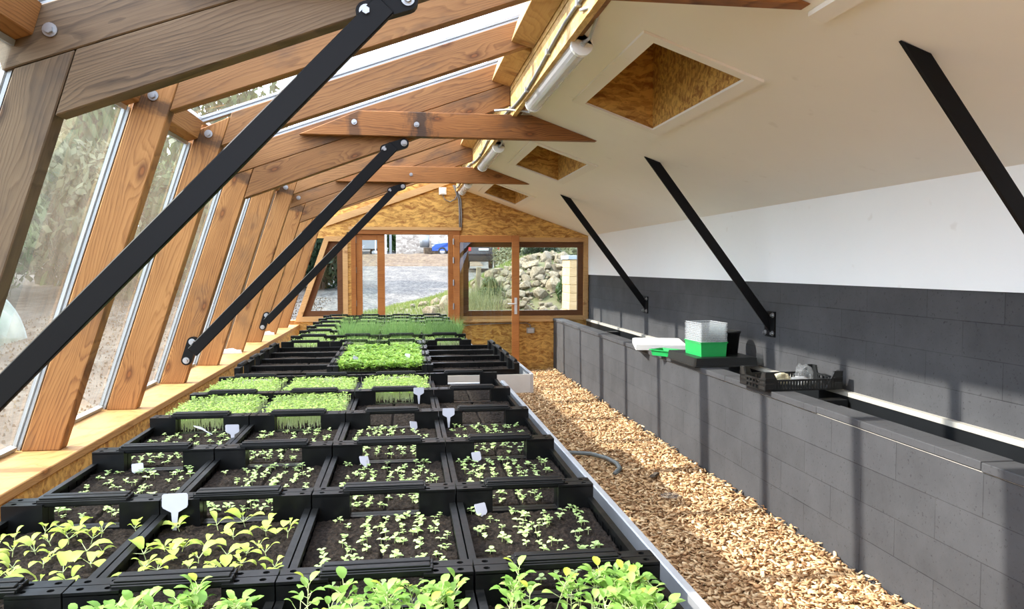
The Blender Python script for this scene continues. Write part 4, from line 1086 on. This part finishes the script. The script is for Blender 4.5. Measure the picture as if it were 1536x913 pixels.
for j in range(6):
    for c4 in range(4):
        x = X0+.055+.4*(c4+.5)*1.0; y = 6.66+.6*(j+.5); ch = (j == 1 and c4 > 0)
        cont = 'chives' if ch else 'young sprouts'
        place_crate(x, y, 0, f'black crate of {cont} {COLN[c4]} {FR[j]}', f'soil under the {cont} {COLN[c4]} {FR[j]}', SOIL[3])
        o = put('chives' if ch else 'young_sprouts', (CHV if ch else YOUNG)[(j+c4) % 2]); o.location = (x,y,BZ+SOILZ); o.rotation_euler = (0,0,PI if c4 % 2 else 0)
        tag(o, f'{"thin green chives" if ch else "short young sprouts"} in the crate {COLN[c4]} {FR[j]}', 'chives' if ch else 'sprouts', 'far crate plantings', 'stuff')

# plant labels
zs = BZ+SOILZ
def cl(col, row, dx, dy): x, y = cell(col, row); return x+dx, y+dy
P_ = plant_label
x, y = cl(1,1,-.155,.250); P_(x,y,zs+.043,-.12,0,.03,'upright white plant label among the lettuce seedlings second from the sill')
x, y = cl(3,1,-.125,.235); P_(x,y,zs+.0,-.5,0,.5,'white plant label half sunk in the row behind the leafy greens, aisle side')
x, y = cl(0,2,-.04,.235); P_(x,y,zs+.0,-.5,0,.4,'white plant label half sunk in the third row on the sill side')
x, y = cl(2,2,-.08,.22); P_(x,y,zs+.005,-.6,.15,.6,'tilted white plant label in the third row second from the aisle')
x, y = cl(3,2,-.085,.24); P_(x,y,zs+.0,-.4,0,.4,'white plant label half sunk in the third row on the aisle side')
x, y = cl(0,3,.03,.22); P_(x,y,zs+.025,-1.2,.3,1.2,'white plant label lying flat before the bright sprouts on the sill side')
x, y = cl(0,3,.185,.02); P_(x,y,zs+.045,-.4,.1,.5,'white plant label leaning on the wall between the two sill-side crates')
x, y = cl(2,3,.095,.18); P_(x,y,zs+.01,-.5,.2,.6,'tilted white plant label before the bare soil, second from the aisle')
x, y = cl(3,3,-.155,.256); P_(x,y,zs+.045,-.12,0,.05,'upright white plant label before the bare soil on the aisle side')
x, y = cl(2,4,.125,.256); P_(x,y,zs+.045,-.12,0,.05,'upright white plant label in the bare soil crate beside the sprouts')
P_(X0+.02+.72, 5.20, zs+.075, -.2,.5,.2, 'white plant label standing in the baby leaves, sill side')
P_(X0+.02+1.07, 5.28, zs+.075, -.2,.1,-.2, 'plant label standing in the baby leaves, aisle side')
for (x, y, s, lab) in ((-1.68,7.97,.11,'folded white paper lying on the sill before a post'), (-1.66,10.05,.08,'crumpled white paper lying near the far end of the sill')):
    b = MB(); b.prism([(-s,0),(s,0),(s*.9,.03),(-s*.8,.035)], -.03, .03); b.prism([(-s*.9,.035),(s*.6,.03),(s*.2,.05)], -.025,.02)
    o = tag(b.build('paper_scrap', M['foam']), lab, 'paper'); o.location = (x,y,SILL+.001); o.rotation_euler = (0,0,.2)

# ------------------------------------------------------------------ outside
# grassy mound with the rubble heap
struct(gridobj('ground_mound', mound, -2.5, 9, 13, 30, 80, 110, M['turf'], .06))
def mz(x, y): return mound(x, y) + .06*mnoise.noise((x*1.3,y*1.3,3))
def blades(n, pos, h0, h1, seed, wd=.008):
    r = np.random.default_rng(seed); V = []; F = []
    for i in range(n):
        x, y, z = pos(r)
        h = r.uniform(h0,h1); a = r.uniform(0,6.28); ln = h*r.uniform(.1,.7); s = wd; b0 = len(V)
        cx, cy = math.cos(a), math.sin(a)
        V += [(x-cy*s,y+cx*s,z-.02),(x+cy*s,y-cx*s,z-.02),(x+cx*ln+cy*s*.3,y+cy*ln-cx*s*.3,z+h),(x+cx*ln-cy*s*.3,y+cy*ln+cx*s*.3,z+h)]
        F.append((b0,b0+1,b0+2,b0+3))
    return np.array(V), np.array(F)
def gp(r):
    while True:
        x, y = r.uniform(-1.4,7), r.uniform(14,26)
        if mz(x,y) > gz(x,y)+.02 and not (((x-2.5)/2.15)**2+((y-16.1)/2.5)**2 < 1 and r.uniform() < .985): return x, y, mz(x,y)
V, F = blades(26000, gp, .04, .13, 4)
tag(np_obj('grass', V, F, M['grass']), 'fresh green grass on the mound beyond the door and rubble', 'grass', kind='stuff')
def gpd(r): 
    x, y = r.normal(1.35,.28), r.normal(15.2,.5); return x, y, mz(x,y)
V, F = blades(2600, gpd, .25, .65, 5, .006)
tag(np_obj('dry_grass', V, F, M['drygrass']), 'long dry grass growing at the edge of the rubble heap', 'dry grass', kind='stuff')

def rock_mesh(seed):
    r = random.Random(seed); bm = bmesh.new(); sx, sy, sz = 1, r.uniform(.65,.95), r.uniform(.5,.8)
    for _ in range(16):
        v = Vector((r.gauss(0,1), r.gauss(0,1), r.gauss(0,1))).normalized()*r.uniform(.85,1.05); bm.verts.new((v.x*sx,v.y*sy,v.z*sz))
    res = bmesh.ops.convex_hull(bm, input=bm.verts)
    bmesh.ops.delete(bm, geom=[g for g in res['geom_interior'] if isinstance(g, bmesh.types.BMVert)], context='VERTS')
    bmesh.ops.bevel(bm, geom=list(bm.edges), offset=.06, segments=2, affect='EDGES', profile=.6)
    me = bpy.data.meshes.new('rock'); bm.to_mesh(me); bm.free(); me.materials.append(M['rock']); return me
RK = [rock_mesh(s) for s in range(10)]
r = random.Random(9); placed = []; n = 0
while n < 300:
    x, y = r.uniform(0,4.6), r.uniform(13.6,18.4)
    if ((x-2.35)/1.95)**2 + ((y-16.0)/2.1)**2 > 1 and r.random() < .96: continue
    s = r.choice((.15,.17,.20,.23,.27)) if n < 90 else r.choice((.10,.12,.14,.16)) if n < 200 else r.choice((.07,.085,.10)); ok = all((x-a)**2+(y-c)**2 > ((s+d)*.60)**2 for a, c, d in placed)
    if not ok and r.random() < (.97 if n < 220 else .8): continue
    o = put('rock', RK[n % 10]); lift = .0 if ok else s*.7
    o.location = (x, y, mz(x,y)+s*.25+lift); o.rotation_euler = (r.uniform(-.6,.6), r.uniform(-.6,.6), r.uniform(0,6.28)); o.scale = (s,s,s)
    tag(o, 'pale limestone rock in the rubble heap outside the far windows', 'rock', 'limestone rocks of the rubble heap'); placed.append((x,y,s)); n += 1
fv = []; ff = []; base = 0
src_ = []
for me in RK[:4]:
    co = np.empty(len(me.vertices)*3); me.vertices.foreach_get('co', co); src_.append((co.reshape(-1,3), [tuple(p.vertices) for p in me.polygons]))
b = MB()
for i in range(520):
    x, y = r.gauss(2.35,.95), r.gauss(16.0,1.0); s_ = r.uniform(.025,.06); co, fs = src_[i % 4]; a = r.uniform(0,6.28); ca, sa = math.cos(a)*s_, math.sin(a)*s_; k0 = len(b.v); z = mz(x,y)+s_*.2
    b.v += [(x+q[0]*ca-q[1]*sa, y+q[0]*sa+q[1]*ca, z+q[2]*s_) for q in co]; b.f += [tuple(k0+j for j in f_) for f_ in fs]; b.m += [0]*len(fs)
tag(b.build('rubble_fragments', M['rock']), 'small stone fragments between the rocks of the rubble heap', 'rubble', kind='stuff')
b = MB(); b.box(-.05,.05,-.03,.03,-.1,.62); o = tag(b.build('marker_stake', M['rock'], bevel=.01), 'upright pale stone stake at the top edge of the rubble', 'stake'); o.location = (1.62,16.6,mz(1.62,16.6)+.1); o.rotation_euler = (.05,.06,.3)

# timber stack by the window
st = empty('plank_stack', (3.03,13.3,gz(3.03,13.3))); tag(st, 'stack of pale timber blocks with a blue-grey cap outside the wide window', 'timber stack')
for i in range(12):
    b = MB(); b.box(-.17+.004*(i%3),.17+.004*(i%2),-.3,.3,i*.145,i*.145+.142); b.build('timber_block', M['pallet'], st, bevel=.006)
b = MB(); b.box(-.19,.19,-.32,.32,12*.145,12*.145+.07); b.build('cap', M['bluecap'], st, bevel=.006)

# earth bank, stone wall, bags, silver trailer, cars
def bank(x, y): return gz(x,y)+.05+.35*math.exp(-((y-52.5)/1.8)**2)
struct(gridobj('ground_bank', lambda x,y: bank(x,y)-.12*(abs(y-52.5) > 3.2), -14, 5.2, 49, 57, 60, 26, M['earth'], .12))
b = MB(); b.box(-.35,10,60,60.6,1.8,5.4); o = struct(b.build('wall_outside', M['stonewall']))
for i, (x, y, s) in enumerate(((2.75,58.3,.42),(3.85,58.6,.48))):
    o = lump('bulk_bag', M['bagw'], s, s*.8, s*.8, 4+i, ['white bulk bag before the stone wall, beside the dark drum','white bulk bag above the blue car'][i], 'bulk bag', (x,y,gz(x,y)+1.02))
b = MB(); b.lathe([(0,0),(.35,0),(.37,.45),(.35,.9),(0,.9)], (0,0,0), 18); o = tag(b.build('drum', M['silver'], smooth=True), 'dark drum before the stone wall beside the bulk bags', 'drum'); o.location = (1.78,58.35,gz(1.9,58.5)+.63)
b = MB(); b.box(1.75,5.2,57.9,59.9,2.0,gz(2,58)+.62); struct(b.build('ground_terrace', M['earth']))
for (x, lab) in ((-1.08,'white upright post beyond the door, narrow leaf side'), (-.72,'grey upright post beyond the door beside the stone wall')):
    b = MB(); b.box(-.09,.09,-.09,.09,0,3.6); b.box(-.11,.11,-.11,.11,3.6,3.66); o = tag(b.build('gate_post', M['whiteplastic' if x < -1 else 'silver'], bevel=.01), lab, 'post'); o.location = (x,57.0,gz(x,57))

def wheel(r_, w_, parent, loc):
    b = MB(); b.lathe([(r_*.62,-w_/2),(r_*.95,-w_/2),(r_,-w_*.3),(r_,w_*.3),(r_*.95,w_/2),(r_*.62,w_/2),(r_*.62,-w_/2)], (0,0,0), 24)
    b.v = [(x,z,y) for x,y,z in b.v]; o = b.build('wheel', M['tyre'], parent, True, loc=loc)
    h = MB(); h.lathe([(0,-w_*.42),(r_*.5,-w_*.40),(r_*.64,-w_*.3),(r_*.64,w_*.3),(r_*.5,w_*.40),(0,w_*.42)], (0,0,0), 16); h.v = [(x,z,y) for x,y,z in h.v]
    h.build('hub', M['hub'], o, True); return o
def car(name, loc, rz, prof, width, paint, glassq, wb, wr, lab, lamps):
    """prof: side outline (x along the car, z); built about its centre, nose at +x"""
    c = empty(name, loc, rz); tag(c, lab, 'car')
    b = MB(); n = len(prof); hw = width/2
    secs = [(-hw,.0,.90),(-hw*.97,.0,.97),(-hw*.8,.0,1.0),(hw*.8,.0,1.0),(hw*.97,.0,.97),(hw,.0,.90)]
    zc = .75; vs = []
    for y, _, k in secs:
        for x, z in prof:
            kk = 1 if z < 1.0 else 1-(abs(y)/hw)*.0
            yy = y*(1 if z < 1.0 else 1-.16*(z-1.0)/.6)
            vs.append((x*(1-(1-k)*.12), yy, zc+(z-zc)*(1-(1-k)*.25)))
    fs = []
    for s in range(len(secs)-1):
        for i in range(n): fs.append((s*n+i, s*n+(i+1)%n, (s+1)*n+(i+1)%n, (s+1)*n+i))
    fs += [tuple(range(n-1,-1,-1)), tuple(range((len(secs)-1)*n, len(secs)*n))]
    b.add(vs, fs); b.build('body', M[paint], c, bevel=.02)
    for q in glassq:
        for s in (-1, 1):
            g = MB(); y = s*hw
            yy = lambda z: y*(1-.16*max(0,z-1.0)/.6)*1.0 + s*.006
            g.add([(x,yy(z),z) for x,z in q] + [(x,yy(z)-s*.02,z) for x,z in q], [tuple(range(len(q))), tuple(range(2*len(q)-1,len(q)-1,-1))] + [(i,(i+1)%len(q),len(q)+(i+1)%len(q),len(q)+i) for i in range(len(q))])
            g.build('side_window', M['carglass'], c)
    for xx in (-wb/2, wb/2):
        for s in (-1, 1): wheel(wr, .2, c, (xx, s*(hw-.09), wr))
    for nm, box_, mat in lamps:
        g = MB(); g.box(*box_); g.build(nm, M[mat], c, bevel=.01)
    return c
hatch = [(-1.95,.35),(-2.0,.75),(-1.95,1.0),(-1.75,1.42),(-1.2,1.5),(-.2,1.48),(.55,1.05),(.75,.98),(1.75,.85),(1.98,.65),(1.98,.35)]
car('blue_car', (4.28,56.0,gz(4,56)+.06), PI-.12, hatch, 1.72, 'carblue', [[(-1.5,1.02),(-1.45,1.36),(-.55,1.40),(-.55,1.0)], [(-.48,1.0),(-.48,1.40),(-.15,1.38),(.45,1.03)]], 2.5, .32, 'blue hatchback car parked before the stone wall beyond the door',
    [('headlight',(1.80,1.97,-.78,-.45,.62,.80),'hub'),('headlight',(1.80,1.97,.45,.78,.62,.80),'hub'),('bumper',(1.85,2.04,-.8,.8,.36,.55),'cardark')])
van = [(-2.2,.40),(-2.25,.8),(-2.2,1.1),(-2.05,1.82),(-1.2,1.88),(.9,1.84),(1.45,1.15),(2.15,.98),(2.3,.7),(2.3,.40)]
car('dark_van', (4.45,44.0,gz(4.4,44)+.10), PI/2, van, 1.78, 'cardark', [[(-1.9,1.15),(-1.8,1.66),(-.6,1.70),(-.6,1.13)], [(-.5,1.13),(-.5,1.70),(.8,1.68),(1.25,1.15)]], 2.8, .34, 'dark van seen from behind above the rubble heap',
    [('tail_lamp',(-2.27,-2.12,-.86,-.68,.95,1.45),'lampred'),('tail_lamp',(-2.27,-2.12,.68,.86,.95,1.45),'lampred'),('number_plate',(-2.285,-2.24,-.27,.27,.98,1.10),'whiteplastic'),('rear_window',(-2.235,-2.10,-.66,.66,1.22,1.70),'carglass'),('bumper',(-2.34,-2.18,-.84,.84,.42,.68),'tyre')])
tr_ = empty('box_trailer', (-2.4,54.5,gz(-2.4,54.5))); tag(tr_, 'silver box trailer seen through the narrow door leaf', 'trailer')
b = MB(); b.box(-.95,.75,-1.4,1.4,.55,2.5); b.build('box_body', M['silver'], tr_, bevel=.02)
b = MB(); b.box(-.97,.77,-1.42,1.42,2.5,2.55); b.build('roof_panel', M['whiteplastic'], tr_)
b = MB(); b.box(.70,.765,-1.43,-1.38,.5,2.5); b.build('corner_bar', M['whiteplastic'], tr_)
for s in (-1, 1): wheel(.33, .2, tr_, (s*.75-.1, -.9, .33))

# bushes and trees as clouds of leaves round a few stems
def bush_mesh(name, seed, n, mat, lobes, ls):
    r = np.random.default_rng(seed); cs = [(r.uniform(-.6,.6), r.uniform(-.6,.6), r.uniform(.12,1.25), r.uniform(.40,.66)) for _ in range(lobes)]
    V = []; F = []
    for i in range(n):
        cx, cy, cz, cr_ = cs[i % lobes]; d = r.normal(0,1,3); d /= np.linalg.norm(d); rad = cr_*r.uniform(.72,1.06)
        p = np.array((cx,cy,cz)) + d*rad; p[2] = max(p[2], .02)
        u = r.normal(0,1,3); u -= d*u.dot(d)*.5; u /= np.linalg.norm(u); v = np.cross(d, u); s = ls*r.uniform(.6,1.4); b0 = len(V)
        V += [p-u*s, p+v*s*.5, p+u*s, p-v*s*.5]; F.append((b0,b0+1,b0+2,b0+3))
    me_o = np_obj(name, np.array(V), np.array(F), mat); me = me_o.data; bpy.data.objects.remove(me_o)
    return me
BM = [bush_mesh('foliage', 1, 5200, M['bush'], 11, .075), bush_mesh('foliage', 2, 5200, M['bush'], 10, .075)]
BD = bush_mesh('foliage', 3, 6500, M['bushdark'], 11, .07); BP = bush_mesh('foliage', 4, 5200, M['bushpale'], 10, .07)
sb = MB()
for i in range(5):
    a = i*1.3; sb.tube([(0.05*math.cos(a),.05*math.sin(a),-.05),(.18*math.cos(a),.18*math.sin(a),.5),(.4*math.cos(a),.4*math.sin(a),1.05)], .035, 6, True, .012)
SB = sb.mesh('stem', M['bark'], True)
def bush(x, y, s, h, me, lab, grp, cat='bush', name='bush', z=None, rz=0):
    e = empty(name, (x,y,gz(x,y) if z is None else z), rz); tag(e, lab, cat, grp)
    f_ = put('foliage', me, e); f_.scale = (s,s,h); g = put('stem', SB, e); g.scale = (s,s,h); return e
GB = 'bushes along the glass side'
hedge = [(-7.2,27.5,2.0,2.6,1),(-9.4,25.4,2.0,3.0,0),(-11.6,23.4,2.0,2.7,1),(-12.9,20.6,2.0,3.2,0),(-14.0,17.6,2.0,2.9,1),(-14.6,14.4,2.1,3.2,0),(-15,10.6,2.3,3.1,1),(-15,6.4,2.4,3.2,0),
         (-7.0,33.0,2.6,5.6,0),(-11.5,30,2.8,6.2,1),(-15.5,26,2.8,6.4,0),(-17.8,21,2.8,6.6,1),(-18.8,15.5,2.9,6.6,0),(-19.3,9,3.2,6.4,1)]
hn = ['at the far end of the hedge','second from the far end of the hedge','third from the far end of the hedge','fourth from the far end of the hedge','beside the plastic tunnel end','behind the plastic tunnel','in the hedge past the tunnel','in the hedge by the camera end']
for i, (x, y, s, h, m_) in enumerate(hedge):
    if i < 8: bush(x, y, s, h, BP if i in (1,2) else BM[m_], f'green bush {hn[i]} outside the slanted glass', GB, rz=i*1.1)
    else: bush(x, y, s, h, BM[m_], f'tall tree {["above the far hedge end","second along the tree line","third along the tree line","above the plastic tunnel end","above the plastic tunnel","by the camera end of the tree line"][i-8]} outside the glass', 'trees behind the hedge', 'tree', 'tree', rz=i*1.7)
bush(-3.0,30,1.5,2.0,BD,'dark evergreen bush beyond the slanted far window', None, rz=.4)
bush(-5.4,33.0,1.8,2.4,BD,'second dark evergreen bush further along beyond the slanted far window', None, rz=2.4)
bush(3.75,20.5,.45,.5,BD,'small dark shrub at the top of the rubble mound', None, z=mz(3.75,20.5)-.05)
bush(3.3,15.1,.26,.36,BM[0],'green shrub growing among the rubble rocks by the timber stack', None, z=mz(3.3,15.1)-.02)
bush(1.85,15.9,.26,.26,BM[1],'low green weed clump in the middle of the rubble heap', None, z=mz(1.85,15.9)+.08)
for i, (x, y, s, h) in enumerate(((7.6,31,1.6,1.5),(10.0,32,1.9,1.8),(6.2,34,1.6,1.3),(8.6,38,2.4,2.2),(12.5,36,2.6,2.6),(5.6,40,1.4,1.1))):
    bush(x, y, s, h, BP, f'pale scrub bush on the slope beyond the wide window, {["lower front","beside the wall stack","next to the van","middle back","outer back","behind the van"][i]}', 'pale scrub on the slope', rz=i*1.3)
for i, (x, y, s, h) in enumerate(((-6,66,4,4.5),(1,70,4.5,4.2),(9,68,4.5,4.6),(16,62,5,5))):
    bush(x, y, s, h, BM[i % 2], f'big tree far behind the stone wall, {["trailer side","above the door","van side","furthest out"][i]}', 'trees far behind the stone wall', 'tree', 'tree', rz=i)
bush(-10.6,20.2,1.6,3.3,BM[0],'young tree standing in front of the hedge outside the slanted glass', None, 'tree', 'tree', rz=1)
o = bpy.data.objects['tree.%03d' % 0] if 'tree.000' in bpy.data.objects else None

# plastic tunnel outside
pt = empty('plastic_tunnel', (-9.15,13.4,gz(-9,13))); tag(pt, 'low clear plastic growing tunnel outside the slanted glass', 'plastic tunnel')
R_ = 1.62
def hoop(y, r): return [(r*math.cos(a), y, r*.93*math.sin(a)) for a in [PI*i/24 for i in range(25)]]
for y in (-3.5,-1.75,0,1.75,3.5):
    b = MB(); b.tube(hoop(y, R_), .018, 6); b.build('hoop', M['greyplastic'], pt, True)
b = MB(); vs = []; ys = [-3.5,-1.75,0,1.75,3.5]
for y in ys: vs += hoop(y, R_+.022)
n = 25; fs = [(i*n+k, i*n+k+1, (i+1)*n+k+1, (i+1)*n+k) for i in range(4) for k in range(24)]
vs += hoop(3.5, R_+.022); e0 = 5*n; fs.append(tuple(range(e0, e0+n)))
b.add(vs, fs); o = b.build('film', M['film'], pt, True); m_ = o.modifiers.new('film','SOLIDIFY'); m_.thickness = .004
def tp(r): return -9.15+r.uniform(-1.2,1.2), 13.4+r.uniform(-3.2,3.2), gz(-9,13)
V, F = blades(2600, tp, .4, .95, 6, .03)
tag(np_obj('tunnel_crops', V, F, M['tunnelplant']), 'green crops growing inside the plastic tunnel', 'crops', kind='stuff')
def lp(r):
    y = r.uniform(2,26); return -r.uniform(2.2,9), y, gz(-5,y)
V, F = blades(9000, lp, .015, .04, 8, .03)
tag(np_obj('leaf_litter', V, F, M['earth']), 'brown leaf litter strewn over the yard outside the slanted glass', 'leaf litter', kind='stuff')

# ------------------------------------------------------------------ light
sun = bpy.data.lights.new('sun', 'SUN'); sun.energy = 8.0; sun.angle = math.radians(1.0); sun.color = (1,.94,.84)
so = bpy.data.objects.new('sun', sun); COL.objects.link(so)
so.rotation_euler = Vector((1,-.075,-.85)).to_track_quat('-Z','Y').to_euler()
wd = bpy.data.worlds.new('sky'); SC.world = wd; wd.use_nodes = True; nt = wd.node_tree; nt.nodes.clear()
tc = nt.nodes.new('ShaderNodeTexCoord'); mp = nt.nodes.new('ShaderNodeMapping'); mp.inputs['Scale'].default_value = (1,1,2.2)
nz = nt.nodes.new('ShaderNodeTexNoise'); nz.inputs['Scale'].default_value = 2.2; nz.inputs['Detail'].default_value = 6
rp = nt.nodes.new('ShaderNodeValToRGB'); rp.color_ramp.elements[0].position = .38; rp.color_ramp.elements[0].color = (.50,.66,.95,1); rp.color_ramp.elements[1].position = .60; rp.color_ramp.elements[1].color = (.95,.97,1,1)
bg = nt.nodes.new('ShaderNodeBackground'); bg.inputs['Strength'].default_value = 5.6
ow = nt.nodes.new('ShaderNodeOutputWorld')
for a, c in ((tc.outputs['Generated'], mp.inputs[0]), (mp.outputs[0], nz.inputs['Vector']), (nz.outputs['Fac'], rp.inputs[0]), (rp.outputs[0], bg.inputs[0]), (bg.outputs[0], ow.inputs[0])): nt.links.new(a, c)

# ------------------------------------------------------------------ camera
cam = bpy.data.cameras.new('camera'); co = bpy.data.objects.new('camera', cam); COL.objects.link(co)
cam.sensor_fit = 'HORIZONTAL'; cam.sensor_width = 36; cam.lens = 1160/1536*36; cam.clip_end = 400; cam.clip_start = .02
co.location = (0,0,H); co.rotation_euler = (math.radians(90-2.79), 0, -math.radians(8.18)); SC.camera = co
vs_ = SC.view_settings; vs_.view_transform = 'Standard'; vs_.look = 'None'; vs_.gamma = 1; vs_.exposure = .30; vs_.use_curve_mapping = False
SC.cycles.max_bounces = 10; SC.cycles.diffuse_bounces = 6; SC.cycles.transparent_max_bounces = 24; SC.cycles.use_denoising = True; SC.cycles.sample_clamp_indirect = 8
SC.cycles.caustics_reflective = False; SC.cycles.caustics_refractive = False
